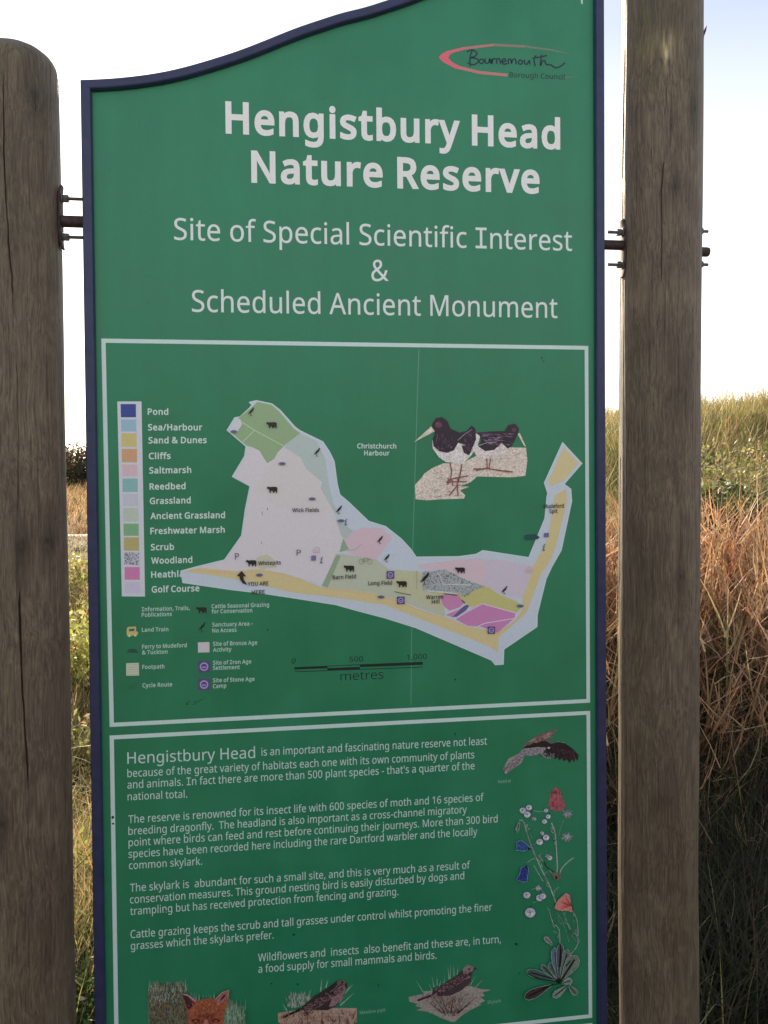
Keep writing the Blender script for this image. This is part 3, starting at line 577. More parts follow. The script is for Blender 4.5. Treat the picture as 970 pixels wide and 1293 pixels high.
# key symbols
def symbol(f):
    t_ = Art(base=.0003); f(t_); t_.build('key_symbol')
symbol(lambda t: cow(t, 254.5, 770.6, 1.02, (22, 30, 28))); symbol(lambda t: wader(t, 255, 792, .92, (18, 32, 26)))
symbol(lambda t: t.poly([(250, 811), (264.5, 810.6), (264.7, 823.6), (250.2, 823.9)], (206, 198, 202))); symbol(lambda t: fort(t, 257.8, 841.7, 7.4)); symbol(lambda t: fort(t, 257.8, 864.3, 7.4))
def footpath(t):
    t.poly([(159.3, 837.4), (175.5, 836.9), (175.8, 853), (159.6, 853.2)], (198, 204, 178))
    for k in range(5): t.line([(160, 839.6+k*3), (175.4, 839.2+k*3)], .7, (166, 180, 150))
def train(t):
    t.poly([(160.5, 793), (162, 791.6), (172, 791), (172, 797), (174.5, 798), (174, 801.5), (161, 803.5), (160, 799)], (196, 186, 120)); t.poly([(163, 794), (170, 793.4), (170, 796.8), (163, 797.4)], (66, 110, 84)); t.oval(163.5, 803, 1.6, 1.4, (220, 212, 150)); t.oval(171, 802.3, 1.6, 1.4, (220, 212, 150))
def bike(t):
    t.ring(164.8, 867.5, 2.2, .5, (44, 92, 70)); t.ring(171, 866.8, 2.2, .5, (44, 92, 70)); t.line([(164.8, 867.5), (168, 863.8), (171, 866.8)], .5, (44, 92, 70))
symbol(footpath); symbol(train); symbol(bike); symbol(lambda t: t.poly([(160, 824), (162, 820.4), (166, 819), (172, 819.8), (174.6, 823), (174, 824.6)], (36, 78, 66)))
# scale bar
t = Art(); BK = (10, 34, 30)
t.line([(372, 842.8), (534, 836), (534, 842.3), (372.6, 848.2), (372.2, 842.6)], .8, BK)
t.poly([(372, 842.4), (413.5, 840.6), (413.5, 843.8), (372.2, 845.4)], BK); t.poly([(413.5, 843.6), (454.6, 842), (454.6, 845.4), (413.6, 847)], BK); t.poly([(454.6, 838.8), (534, 835.6), (534, 839.4), (454.6, 842.4)], BK)
t.text('0', 368.4, 838, 373.6, 837.8, 6.6, BK, .004, .25); t.text('500', 441.3, 835.8, 458.5, 835, 6.6, BK, .002); t.text('1,000', 513.8, 833.2, 539.2, 832, 6.6, BK, .002); t.text('metres', 430, 859.4, 484.4, 856.8, 11, BK, -.006)
t.build('scale_bar')

# the map ---------------------------------------------------------------------
mp_ = Art(base=.0005)
coast = [(314.6, 507.9), (323.7, 505.7), (343.5, 509.8), (354.2, 518.1), (372.4, 538.7), (379, 543.7), (407.8, 557.7), (416.1, 570.1), (422.2, 582.4), (426, 610.5), (429.3, 624.5), (440, 633.6), (465.7, 658.1), (487.1, 664.7), (506.9, 680.4), (518.5, 692.8), (525.9, 703.2),
         (579.6, 702.6), (601.5, 699.6), (609.4, 694.9), (667.6, 703.8), (687.9, 654.6), (690.6, 626.7), (691.5, 622.8), (687.2, 609.7), (710.4, 558.3), (735.1, 585.2), (712.7, 610.9), (720.9, 617.4), (722, 632.9), (708.8, 694.8), (696.4, 716.5), (689.6, 731.2), (678.6, 775.9), (678.3, 791.3),
         (636.5, 819.7), (635.7, 839), (625.2, 839.5), (620.8, 833.7), (525, 792.6), (485.5, 780.2), (450.8, 771.1), (424.4, 763.7), (376, 756), (334.6, 749.7), (292.6, 744.7), (230.7, 735.7), (228.2, 720.8), (249.7, 715.1), (283.5, 706.8), (305, 676.3), (309.9, 642), (313, 627), (315.5, 613.8),
         (293.2, 601.9), (308.9, 575.8), (310.5, 563.5), (286.6, 543.2), (296.5, 527.2), (303.1, 526.3), (315.5, 514.8), (317.9, 511.2)]
mp_.poly(coast, (196, 206, 216)); mp_.line(coast+[coast[0]], .9, (204, 220, 216))
region = Art(base=.0006)
region.poly([(311.3, 564.5), (319.6, 565.1), (327.8, 569.2), (332.8, 577.5), (337.7, 584.9), (346.8, 579.1), (351, 570.9), (359.2, 565.1), (379, 577.5), (387.2, 592.3), (407, 608.8), (405.4, 617), (420.2, 643.5), (424.4, 654.8), (434, 672), (429.4, 694.4), (407.9, 738), (370, 727), (357, 723.5), (330, 720), (297, 722.5), (240, 719.5), (284.5, 708.3), (306.2, 677), (311.4, 642), (314.6, 627), (316.9, 613.2), (295.2, 601.6), (310.4, 576)], (214, 208, 211))
region.poly([(359.2, 565.1), (379, 577.5), (387.2, 592.3), (407, 608.8), (405.4, 617), (420.2, 643.5), (400, 650), (350, 640), (318, 622), (330, 600), (346, 582)], (213, 207, 205))
region.poly([(325, 507.5), (343, 511), (353, 520), (371, 541), (379.5, 547), (360.8, 561), (351, 570.9), (346.8, 579.1), (337.7, 584.9), (332.8, 577.5), (327.8, 569.2), (319.6, 565.1), (310.5, 562), (290.5, 544.6), (301, 527.8), (319, 513.5)], (146, 174, 130))
region.poly([(289, 543), (297.5, 528.8), (303.6, 529), (305.6, 536), (300, 545), (294, 547)], (208, 208, 216))
region.line([(304, 532), (322, 543.5), (359, 563.5)], 1.2, (186, 204, 166)); region.line([(321.5, 543.5), (305.5, 559)], 1, (186, 204, 166))
region.poly([(361, 561.5), (379.8, 547.5), (400, 557), (411, 580), (415, 610), (421, 636), (428, 650), (420, 643), (405, 617), (407, 609), (387, 592), (379, 577), (360, 565)], (182, 196, 190))
region.poly([(435, 681), (446, 671), (457.4, 666.6), (482, 666.4), (495.4, 679.6), (483.8, 694.4), (475.6, 707), (452.5, 702.5), (438, 697)], (214, 188, 196))
region.poly([(424.4, 656), (434, 662), (446, 670), (436, 681), (431, 676)], (178, 192, 186))
region.poly([(424.4, 698.6), (455.8, 702.8), (475.6, 706.6), (492, 719.2), (530, 722.5), (534, 724), (540, 748), (562, 773), (562, 779), (530, 768), (498.7, 756), (462.4, 747.6), (408, 742.3)], (188, 194, 172))
region.poly([(498, 719.5), (530.5, 721.5), (534, 747.8), (560, 752), (562, 772), (530, 762), (498.7, 747.2)], (194, 194, 160))
region.poly([(424.4, 701), (430.5, 701.5), (414, 741.6), (406.3, 739.8)], (146, 168, 138)); region.poly([(433.5, 679.6), (441, 694.4), (428.6, 697)], (146, 168, 138)); region.curve([(436, 694), (448, 694), (456, 687)], 1.2, (170, 178, 160))
region.poly([(527, 712.8), (560, 709), (604, 705.8), (633.9, 707.3), (670.7, 714.3), (662, 754.8), (640, 752), (618, 741.8), (590, 732), (562, 719.8), (534, 723.3)], (206, 194, 206))
region.poly([(527, 714), (575, 707), (606, 705), (615, 722), (610, 738), (590, 731), (562, 719)], (214, 190, 196))
sand = [(231.5, 721.5), (252, 717), (297.5, 721), (325.6, 718), (357, 723.5), (380, 731), (406.3, 741.8), (462.4, 747.2), (498, 756), (530, 769.8), (567.3, 781.1), (590.1, 790.8), (614.6, 795.2), (628.7, 798.2), (649.7, 783.6), (661, 768), (659.5, 756.6), (665, 742), (673, 715), (684, 696.3), (691.8, 679.3), (696, 654.6), (701, 624.6), (715, 617.6), (716, 634), (703.4, 684), (697, 704), (683, 725.8), (676, 744.3), (665, 773.4), (629.5, 804.9), (628.6, 824), (618.1, 816.2), (520, 777), (485.5, 763.7), (432.7, 755.5), (370, 748), (338.8, 741), (295.9, 730.9), (253, 724)]
region.poly(sand, (212, 196, 144))
region.poly([(711.9, 564.8), (730.5, 584.9), (711.9, 606.6), (694.9, 614.3), (693.4, 606), (703, 584)], (214, 198, 148))
region.line([(240, 719.4), (297.5, 724), (325.6, 721.5), (357, 725.5), (380, 733), (406.3, 743), (462.4, 749.2), (498, 758), (530, 771.4), (567.3, 783), (590.1, 792.8), (614.6, 797.2), (628.7, 800.2), (650.7, 785.2), (663, 769)], 1.2, (216, 184, 144))
region.poly([(320, 712), (326, 703), (337, 700), (345, 705), (350, 716), (330, 719)], (200, 196, 172))
region.poly([(534, 746), (560.3, 748.7), (577, 750), (593.6, 746), (612.9, 740.8), (618.1, 742.3), (632.2, 751.1), (649.7, 758.1), (660.2, 765.1), (650.4, 775), (609.4, 763), (593.6, 766.4), (584, 759)], (196, 190, 126))
region.poly([(555, 751.3), (577.8, 751.3), (587, 760.1), (580, 767.1), (567.3, 771), (560, 765)], (200, 136, 178))
region.poly([(598.9, 766.2), (609.4, 762.7), (650.6, 774.1), (649.7, 780.3), (628.7, 798.7), (607.6, 791.2), (590.1, 789.9), (574, 781.1)], (200, 132, 180)); region.poly([(562.8, 776.3), (580, 769.4), (586, 764), (573, 780)], (200, 138, 180))
region.poly([(586, 765), (590, 763.3), (592.4, 765.4), (588, 771), (576.5, 778.9), (571.4, 778.8)], (98, 90, 142))
for pl in ([(562, 774.6), (580, 768), (590, 762)], [(574, 781.8), (591, 772), (609, 762)], [(609.4, 762.4), (651, 773.8), (650, 780.6), (612, 787), (603, 791)]): region.line(pl, 1.1, (226, 208, 216))
region.poly([(533, 722.3), (548, 721), (562, 718.5), (575, 726), (590, 732.8), (612.9, 740.2), (600, 745), (588, 752), (570, 747), (534, 744.8)], (172, 178, 178))
wood = [(533, 722.3), (562, 718.5), (590, 732.8), (612.9, 740.2), (600, 745), (588, 754), (570, 747), (534, 744.8)]
def inpoly(x, y, P):
    r = False
    for i in range(len(P)):
        (a, b), (c_, d) = P[i], P[i-1]
        if (b > y) != (d > y) and x < (c_-a)*(y-b)/(d-b)+a: r = not r
    return r
k = 0
while k < 330:
    x, y = random.uniform(532, 614), random.uniform(718, 755)
    if inpoly(x, y, wood): region.oval(x, y, .62, .5, (88, 92, 92), 0, 5); k += 1
region.line([(551.5, 722), (557, 729), (558.6, 737.3), (575, 738), (595, 738.4)], 1.2, (206, 210, 214))
region.line([(498, 746.8), (508, 749), (519, 751)], 1, (120, 106, 90)); region.line([(560, 749.5), (577, 751.4)], 1.2, (96, 70, 70)); region.line([(583, 757.5), (587, 761.5)], 1.4, (96, 70, 80)); region.line([(526, 720), (526, 744)], .7, (168, 166, 130))
SYM = []
def msym(f, name='map_symbol'):
    t_ = Art(base=.0026); f(t_); SYM.append((t_, name))
for x, y, q in ((343, 537, 1), (343.8, 618.4, 1), (317.3, 711, 1), (440.6, 717.8, 1), (507, 737.4, 1), (580.6, 720, .95)): msym(lambda l: cow(l, x, y, q))
for x, y, q in ((317, 520, .8), (400.2, 571, .8), (427.8, 643.6, .8), (479.6, 681.6, .76), (488, 704.6, .76), (536, 730.4, 1.15), (636.5, 745, .76)): msym(lambda l: wader(l, x, y, q))
for x, y in ((295.5, 545.2), (356.4, 585.6), (394.3, 630), (327.6, 726), (430.5, 657.5), (481, 753.7), (656.6, 765)): msym(lambda l: pond(l, x, y))
for x, y, q in ((492.9, 725.8, 4.8), (506, 757.9, 4.8), (620.2, 795.5, 4.6)): msym(lambda l: fort(l, x, y, q))
for x, y in ((436, 660), (405.2, 708), (685.6, 692)): msym(lambda l: info(l, x, y))
msym(lambda l: hut(l, 399.7, 694.6)); msym(lambda l: hut(l, 668, 719.4, (216, 170, 164))); msym(lambda l: l.poly([(393, 701.5), (399, 701), (399, 707.6), (393, 708)], (120, 110, 150))); msym(lambda l: l.poly([(686.6, 673), (692.6, 672.6), (692.6, 678), (686.6, 678.4)], (110, 96, 150)))
msym(lambda l: l.poly([(662, 679), (664, 675), (676, 674.4), (681, 678), (679, 680.6), (664, 681.4)], (20, 72, 78)))
def mbike(l):
    for cx_ in (456.6, 467): l.ring(cx_, 709, 3.2, .5, (126, 130, 118))
    l.line([(456.6, 709), (460, 704.6), (464.6, 704.6), (467, 709)], .5, (126, 130, 118)); l.line([(464.6, 704.6), (461, 709), (460, 704.6)], .5, (126, 130, 118)); l.line([(456.6, 709), (461, 709)], .5, (126, 130, 118))
msym(mbike)
TXT = (48, 38, 40)
for a_ in (('Wick Fields', 369.2, 646.6, 403, 646.2), ('Whitepits', 326.4, 713.6, 354.8, 712.4), ('Barn Field', 420, 731.5, 449.4, 730), ('Long Field', 465, 738.8, 495, 738), ('Warren', 538, 756.4, 559.4, 755.6), ('Hill', 545, 762.2, 554.7, 761.6),
          ('Mudeford', 686.2, 641.6, 711.6, 641), ('Spit', 693.3, 647.8, 703.7, 647.4), ('YOU ARE', 313, 739.7, 339, 738.8), ('HERE', 318, 750.3, 334.4, 749.6)): msym(lambda l: l.text(*a_, 4.9, TXT, .018), 'map_label')
msym(lambda l: l.text('P', 297, 706.4, 302, 706.2, 8, (92, 76, 120)), 'map_label'); msym(lambda l: l.text('P', 374.6, 701.6, 380, 701.4, 7.6, (92, 76, 120)), 'map_label')
msym(lambda l: l.poly([(299, 727.4), (305.2, 720.6), (311, 727.6), (307.4, 727.4), (308.2, 732), (312.6, 738.6), (306.6, 736.4), (303, 731), (302.6, 727.4)], (40, 28, 34)))
region.line([(331.6, 650), (331, 647), (332.4, 646)], .6, (110, 96, 120)); region.line([(337.6, 641), (338.2, 644)], .7, (90, 80, 110)); region.line([(330, 684), (330.8, 687)], .7, (130, 110, 140))
mobj = mp_.build('map'); 
region.build('map_regions', mobj)
for t_, n_ in SYM: t_.build(n_, mobj)
for o_ in mobj.children: o_.matrix_parent_inverse = Matrix.Identity(4)

# oystercatchers --------------------------------------------------------------
t = Art(515, 515, 6.0625, .0004)
t.poly([(60, 700), (55, 590), (100, 540), (130, 500), (190, 460), (270, 425), (420, 420), (560, 350), (700, 325), (790, 303), (905, 305), (915, 400), (900, 520), (800, 532), (530, 525), (480, 570), (400, 600), (470, 604), (400, 630), (440, 670), (430, 695), (250, 700), (150, 708)], (218, 206, 192))
for _ in range(67):
    x, y = random.uniform(80, 430), random.uniform(470, 690); 
    if x > 90+(690-y)*.5: t.line([(x, y), (x+random.uniform(15, 55), y+random.uniform(-6, 6))], random.uniform(2, 7), random.choice([(150, 118, 108), (196, 168, 154), (120, 98, 92), (206, 180, 164)]), True)
for _ in range(46):
    x, y = random.uniform(560, 850), random.uniform(340, 510); t.line([(x, y), (x+random.uniform(15, 50), y+random.uniform(-5, 5))], random.uniform(2, 6), random.choice([(186, 158, 146), (200, 176, 160), (150, 124, 112)]), True)
t.poly([(188, 250), (190, 310), (235, 375), (290, 415), (420, 428), (480, 370), (530, 300), (556, 215), (520, 195), (300, 240)], (224, 216, 212))
t.poly([(530, 285), (590, 320), (690, 300), (720, 260), (770, 306), (710, 368), (600, 388), (520, 362), (500, 320)], (220, 212, 206))
t.poly([(185, 125), (215, 78), (262, 70), (302, 98), (328, 160), (398, 190), (450, 176), (488, 135), (518, 160), (522, 240), (470, 364), (428, 344), (412, 290), (445, 285), (385, 268), (352, 325), (300, 345), (240, 332), (195, 292), (190, 240), (208, 190), (188, 160)], (38, 22, 40))
t.poly([(525, 190), (640, 180), (740, 178), (768, 132), (820, 120), (852, 160), (842, 200), (800, 288), (762, 312), (715, 266), (662, 322), (592, 332), (540, 296), (562, 250), (548, 212)], (42, 25, 44))
t.poly([(48, 262), (178, 142), (206, 180), (60, 256)], (216, 208, 186)); t.poly([(840, 200), (856, 192), (904, 298), (890, 292)], (214, 208, 190))
t.oval(236, 130, 26, 24, (104, 58, 74)); t.oval(222, 122, 5, 5, (180, 90, 90)); t.oval(812, 168, 18, 16, (92, 54, 72))
for _ in range(119):
    if random.random() < .5: x, y = random.uniform(215, 350), random.uniform(195, 320)
    else: x, y = random.uniform(420, 505), random.uniform(180, 330)
    t.line([(x, y), (x+random.uniform(-14, 18), y+random.uniform(10, 30))], 3.5, random.choice([(112, 76, 118), (34, 20, 34), (88, 56, 92), (140, 112, 146)]), True)
for _ in range(88):
    x, y = random.uniform(560, 790), random.uniform(195, 290); t.line([(x, y), (x+random.uniform(20, 60), y+random.uniform(-6, 14))], 5, random.choice([(118, 84, 120), (34, 20, 34), (96, 62, 96), (158, 134, 156)]), True)
t.line([(380, 250), (430, 205), (490, 165)], 4, (178, 160, 172)); t.line([(540, 290), (600, 268), (680, 262)], 4, (188, 170, 180))
LG = (150, 92, 92)
for pl in ([(322, 420), (334, 480), (326, 545)], [(412, 430), (396, 530), (372, 600), (316, 672)], [(384, 540), (378, 600), (382, 670)], [(300, 560), (350, 540), (460, 520)], [(290, 570), (370, 565), (450, 565)], [(602, 388), (606, 460), (520, 480)], [(632, 388), (620, 465), (700, 480), (800, 490)], [(500, 468), (620, 466), (740, 484)], [(300, 540), (340, 560), (345, 600)], [(326, 545), (300, 590)]):
    t.line(pl, 9, LG); t.line([(a+3, b) for a, b in pl], 2.5, (80, 44, 52))
t.build('oystercatcher_picture')

# kestrel ----------------------------------------------------------------------
t = Art(620, 910, 8.083, .0003)
t.poly([(300, 330), (345, 348), (312, 430), (240, 480), (150, 545), (118, 500), (180, 385)], (150, 144, 148))
t.poly([(328, 272), (350, 235), (430, 180), (520, 125), (600, 105), (690, 84), (640, 130), (590, 165), (600, 215), (630, 245), (570, 275), (400, 280)], (120, 92, 92))
t.poly([(330, 275), (420, 220), (500, 200), (560, 205), (625, 245), (570, 285), (400, 290)], (28, 20, 26))
t.poly([(290, 325), (340, 285), (480, 268), (575, 275), (540, 325), (420, 358), (330, 350)], (150, 142, 150))
t.poly([(575, 262), (640, 215), (745, 222), (835, 285), (895, 350), (885, 412), (862, 380), (850, 425), (828, 390), (800, 436), (780, 395), (740, 412), (725, 380), (700, 408), (680, 375), (645, 395), (630, 362), (560, 360), (535, 320)], (30, 20, 28))
for _ in range(182):
    x, y = random.uniform(300, 560), random.uniform(285, 345); t.oval(x, y, 4.5, 3, random.choice([(70, 52, 62), (188, 182, 188), (110, 96, 106)]), 0, 6)
for _ in range(156):
    u, v = random.random(), random.uniform(-1, 1); x = 320-u*180+v*22; y = 350+u*165+v*22
    t.line([(x, y), (x-16, y+14)], 4.5, random.choice([(206, 196, 192), (54, 38, 46), (164, 134, 130), (84, 66, 72)]), True)
for _ in range(114):
    u = random.random(); x = 380+u*240; y = 225-u*95+random.uniform(-18, 34); t.line([(x, y), (x+30, y-22)], 4.5, random.choice([(196, 172, 158), (60, 40, 44), (164, 112, 104), (186, 176, 170)]), True)
for _ in range(104):
    u = random.random(); x = 620+u*230; y = 300+u*40+random.uniform(-40, 50); t.line([(x, y), (x+14, y+30)], 3.5, random.choice([(112, 72, 82), (24, 14, 22), (84, 52, 62)]), True)
for _ in range(62):
    x = random.uniform(500, 640); y = random.uniform(320, 372); t.line([(x, y), (x+8, y+18)], 3.5, random.choice([(200, 186, 186), (72, 52, 60)]), True)
t.line([(615, 225), (680, 208), (750, 222)], 4, (150, 150, 150)); t.oval(585, 272, 15, 11, (190, 178, 182))
t.build('kestrel_picture')

# wild flowers -------------------------------------------------------------------
t = Art(640, 985, 9.7, .0003)
SG, PG = (118, 150, 128), (168, 188, 176)
def tulip(P, c): t.poly(P, c)
for pl, w_ in (([(250, 540), (240, 620), (280, 750), (330, 880), (380, 990), (430, 1100), (480, 1200), (540, 1330), (600, 1500)], 12), ([(215, 570), (260, 700), (310, 850), (360, 960)], 7), ([(545, 520), (580, 600), (600, 710), (612, 900), (620, 1080), (600, 1200)], 12), ([(700, 480), (660, 580), (640, 680)], 5),
               ([(330, 375), (400, 385), (470, 380)], 4), ([(820, 950), (740, 1010), (670, 1090), (640, 1180), (600, 1200)], 11), ([(400, 930), (470, 1030), (540, 1120), (590, 1200)], 11), ([(250, 1010), (310, 970), (370, 950)], 5), ([(480, 870), (500, 930), (540, 960)], 4), ([(150, 490), (200, 500), (240, 600)], 10),
               ([(330, 1040), (420, 1200), (450, 1240)], 5), ([(640, 1310), (580, 1370), (600, 1500)], 4), ([(300, 1340), (400, 1320), (470, 1400)], 4), ([(320, 1500), (400, 1470), (430, 1380)], 4), ([(520, 1590), (560, 1740), (640, 1830), (650, 2050)], 7), ([(680, 1590), (740, 1740), (800, 1920)], 7), ([(620, 1620), (700, 1780), (760, 1980)], 5),
               ([(800, 1600), (860, 1720), (870, 1990), (810, 2100), (740, 2190)], 7), ([(850, 1980), (780, 1860), (740, 1760)], 5), ([(650, 1640), (630, 1700), (680, 1770), (720, 1700)], 4)):
    t.curve(pl, w_*1.75, (30, 62, 50)); t.curve(pl, w_*1.3, random.choice([SG, PG, (150, 178, 158)]))
    if w_ > 8: t.curve([(a+4, b) for a, b in pl], 2.2, (36, 60, 48))
t.poly([(600, 85), (640, 120), (670, 200), (715, 300), (690, 370), (600, 378), (540, 360), (510, 310), (530, 200), (560, 120)], (164, 84, 96))
for _ in range(104):
    x, y = random.gauss(600, 34), random.uniform(130, 350); t.line([(x, y), (x+random.uniform(-8, 8), y-30)], 7, random.choice([(206, 96, 108), (110, 34, 50), (190, 130, 134), (140, 52, 66)]), True)
t.oval(595, 145, 8, 8, (30, 20, 24), 0, 6)
def bloom(cx, cy, r, c=(190, 196, 200)):
    r = r*1.15; t.oval(cx, cy, r*1.2, r*1.15, (70, 92, 98)); t.oval(cx, cy, r, r*.92, c); t.oval(cx-r*.3, cy-r*.25, r*.4, r*.35, (168, 176, 196)); t.oval(cx+r*.35, cy+r*.2, r*.36, r*.3, (214, 218, 220)); t.oval(cx, cy, r*.16, r*.16, (40, 46, 60)); t.line([(cx-r*.5, cy), (cx+r*.4, cy-r*.2)], r*.18, (130, 136, 150)); t.line([(cx-r*.2, cy-r*.5), (cx, cy+r*.5)], r*.14, (140, 146, 160))
for cx, cy, r in ((195, 370, 34), (270, 335, 32), (250, 420, 36), (460, 505, 27), (505, 445, 26), (480, 370, 22), (400, 755, 36), (480, 700, 34), (430, 650, 22), (525, 950, 27), (245, 1405, 38), (400, 1440, 38), (440, 1420, 34), (285, 1620, 56)): bloom(cx, cy, r)
for cx, cy in ((300, 380), (520, 405), (415, 660), (435, 690), (290, 1545)): t.oval(cx, cy, 9, 9, (26, 30, 40), 0, 6)
for cx, cy, r in ((740, 410, 78), (730, 690, 84), (330, 470, 40), (490, 920, 34), (380, 1310, 50)):
    for _ in range(67):
        a = random.uniform(0, 6.28); q = random.uniform(.35, 1)*r; t.line([(cx, cy), (cx+math.cos(a)*q, cy+math.sin(a)*q*.85)], 10, random.choice([(176, 166, 180), (150, 150, 162), (198, 196, 202), (108, 124, 120)]), True)
def bell(P, c, edge):
    t.poly(P, c); t.line(P+[P[0]], 5, edge)
bell([(290, 830), (240, 780), (170, 725), (105, 755), (120, 800), (105, 850), (200, 862)], (44, 82, 140), (140, 170, 200))
bell([(235, 1040), (265, 1075), (250, 1160), (245, 1235), (190, 1240), (110, 1210), (150, 1150), (170, 1060)], (42, 62, 140), (140, 164, 200))
for _ in range(67): 
    x, y = random.uniform(125, 240), random.uniform(760, 845); t.line([(x, y), (x+18, y+8)], 5, random.choice([(90, 130, 190), (26, 44, 92)]), True)
for _ in range(67): 
    x, y = random.uniform(160, 240), random.uniform(1080, 1220); t.line([(x, y), (x+3, y+22)], 6, random.choice([(84, 104, 180), (22, 26, 84)]), True)
t.poly([(255, 810), (295, 832), (250, 850)], (12, 24, 36)); t.poly([(210, 1050), (240, 1030), (250, 1080)], (12, 24, 50))
t.poly([(130, 510), (160, 500), (150, 600), (120, 640), (95, 590)], (120, 140, 130)); t.line([(140, 530), (125, 610)], 9, (20, 36, 34))
t.curve([(440, 980), (490, 1060), (560, 1110)], 12, (20, 26, 26)); t.oval(600, 1190, 20, 26, (24, 22, 24)); t.poly([(560, 1120), (640, 1130), (660, 1180), (610, 1225), (560, 1190)], (116, 106, 84)); t.oval(598, 1185, 16, 20, (22, 18, 20))
t.poly([(720, 1370), (765, 1400), (775, 1500), (800, 1610), (740, 1590), (620, 1585), (575, 1555), (590, 1510), (620, 1460), (680, 1400)], (206, 132, 124))
for k_ in range(13): 
    a = -3.45+k_*.125; t.line([(775, 1530), (775+math.cos(a)*random.uniform(110, 165), 1530+math.sin(a)*random.uniform(80, 140)*1.0)], 12, random.choice([(190, 56, 62), (214, 110, 104), (150, 40, 50)]), True)
t.curve([(770, 1500), (800, 1560), (800, 1620)], 8, (60, 40, 44))
def leaf(x0, y0, x1, y1, w_, c, vein, edge=(150, 174, 160)):
    dx, dy = x1-x0, y1-y0; L = math.hypot(dx, dy); nx_, ny_ = -dy/L, dx/L; P = []
    for u, q in ((0, .05), (.2, .35), (.45, .75), (.7, 1), (.9, .75), (1, 0), (.9, -.75), (.7, -1), (.45, -.75), (.2, -.35), (0, -.05)): P.append((x0+dx*u+nx_*q*w_/2, y0+dy*u+ny_*q*w_/2))
    t.poly(P, c); t.line(P, 5, edge); t.line([(x0, y0), (x0+dx*.85, y0+dy*.85)], w_*.16, vein)
    for _ in range(7): 
        u = random.uniform(.3, .85); t.line([(x0+dx*u, y0+dy*u), (x0+dx*(u+.08)+nx_*w_*.3*random.choice((-1, 1)), y0+dy*(u+.08)+ny_*w_*.3*random.choice((-1, 1)))], 3, vein, True)
OY = 1795-1170*0  # lower tuft: measured on its own enlargement
for _ in range(90):
    q = random.choice([(250, 540, 480, 1200), (545, 520, 612, 1000), (520, 1590, 650, 2050), (680, 1590, 800, 1920), (430, 1100, 600, 1500), (800, 1600, 860, 1990)])
    u = random.random(); x = q[0]+(q[2]-q[0])*u; y = q[1]+(q[3]-q[1])*u; dx = random.uniform(-46, 46)
    t.line([(x, y), (x+dx*.6, y-random.uniform(5, 30)), (x+dx, y-random.uniform(20, 60))], random.uniform(5, 11), random.choice([SG, PG, (54, 84, 72), (36, 54, 50), (168, 170, 180), (150, 160, 176)]), True)
t.org(640, 1170, 9.7)
for a in ((610, 640, 230, 530, 100, (70, 90, 88), (12, 22, 34)), (600, 640, 410, 450, 70, (84, 100, 96), (14, 26, 30)), (560, 690, 205, 860, 120, (64, 52, 50), (28, 18, 20)), (620, 640, 520, 420, 90, (70, 110, 88), (30, 50, 44)), (620, 640, 575, 240, 110, (96, 110, 130), (40, 44, 60)),
          (630, 640, 650, 190, 100, (78, 86, 88), (14, 18, 22)), (640, 640, 740, 260, 110, (100, 116, 112), (40, 56, 50)), (650, 650, 850, 340, 170, (112, 128, 118), (30, 40, 36)), (660, 680, 790, 640, 90, (128, 146, 136), (50, 66, 58)), (740, 700, 555, 850, 90, (128, 144, 132), (28, 28, 26)), (740, 690, 850, 820, 80, (104, 124, 112), (50, 66, 58)), (560, 220, 450, 110, 60, (140, 140, 132), (50, 46, 44))): leaf(*a)
t.curve([(250, 560), (380, 620), (520, 640), (640, 660)], 14, (10, 16, 26)); t.curve([(420, 740), (540, 700), (640, 680)], 9, (12, 20, 24)); t.oval(625, 655, 30, 24, (10, 14, 20)); t.line([(640, 190), (660, 320), (640, 480)], 14, (14, 18, 22)); t.line([(770, 400), (710, 470)], 16, (26, 22, 22))
t.build('wildflower_picture')

# fox ----------------------------------------------------------------------------
t = Art(180, 1230, 6.93, .0003)
t.poly([(50, 130), (70, 95), (100, 120), (140, 108), (165, 88), (200, 96), (235, 66), (280, 74), (320, 64), (350, 95), (385, 140), (400, 300), (420, 560), (45, 560)], (96, 112, 92))
for _ in range(70):
    x = random.uniform(50, 385); t.line([(x, 150), (x+random.uniform(-14, 14), random.uniform(50, 100))], 6, random.choice([(150, 172, 152), (108, 128, 106), (176, 184, 168)]), True)
t.poly([(740, 200), (800, 240), (850, 330), (900, 420), (930, 560), (700, 560)], (104, 134, 108))
for _ in range(676):
    x, y = random.uniform(55, 380), random.uniform(90, 520); t.line([(x, y), (x+random.uniform(-18, 18), y-random.uniform(15, 45))], 5, random.choice([(168, 172, 158), (60, 58, 50), (138, 134, 112), (186, 188, 176), (46, 44, 42), (150, 120, 84)] if y < 270 else [(150, 122, 84), (40, 34, 34), (96, 78, 60), (170, 140, 100)]), True)
for _ in range(234):
    x = random.uniform(710, 900); y = random.uniform(300, 540); t.line([(x, y), (x+random.uniform(-15, 15), y-random.uniform(60, 120))], 6, random.choice([(156, 184, 156), (84, 120, 92), (128, 160, 130)]), True)
for k_ in range(24):
    x = random.uniform(390, 640); t.line([(x, 225), (x+random.uniform(-12, 12), 150+random.uniform(-14, 26))], 5, (140, 170, 150), True)
for x in (60, 84, 130, 375, 380): t.line([(x, 110), (x+3, random.uniform(15, 60))], 5, (140, 168, 150), True)
FX = (158, 88, 62)
t.poly([(350, 160), (400, 170), (470, 215), (560, 200), (640, 200), (700, 145), (755, 125), (762, 170), (735, 270), (715, 330), (710, 430), (640, 560), (460, 560), (400, 420), (395, 320), (370, 240)], FX)
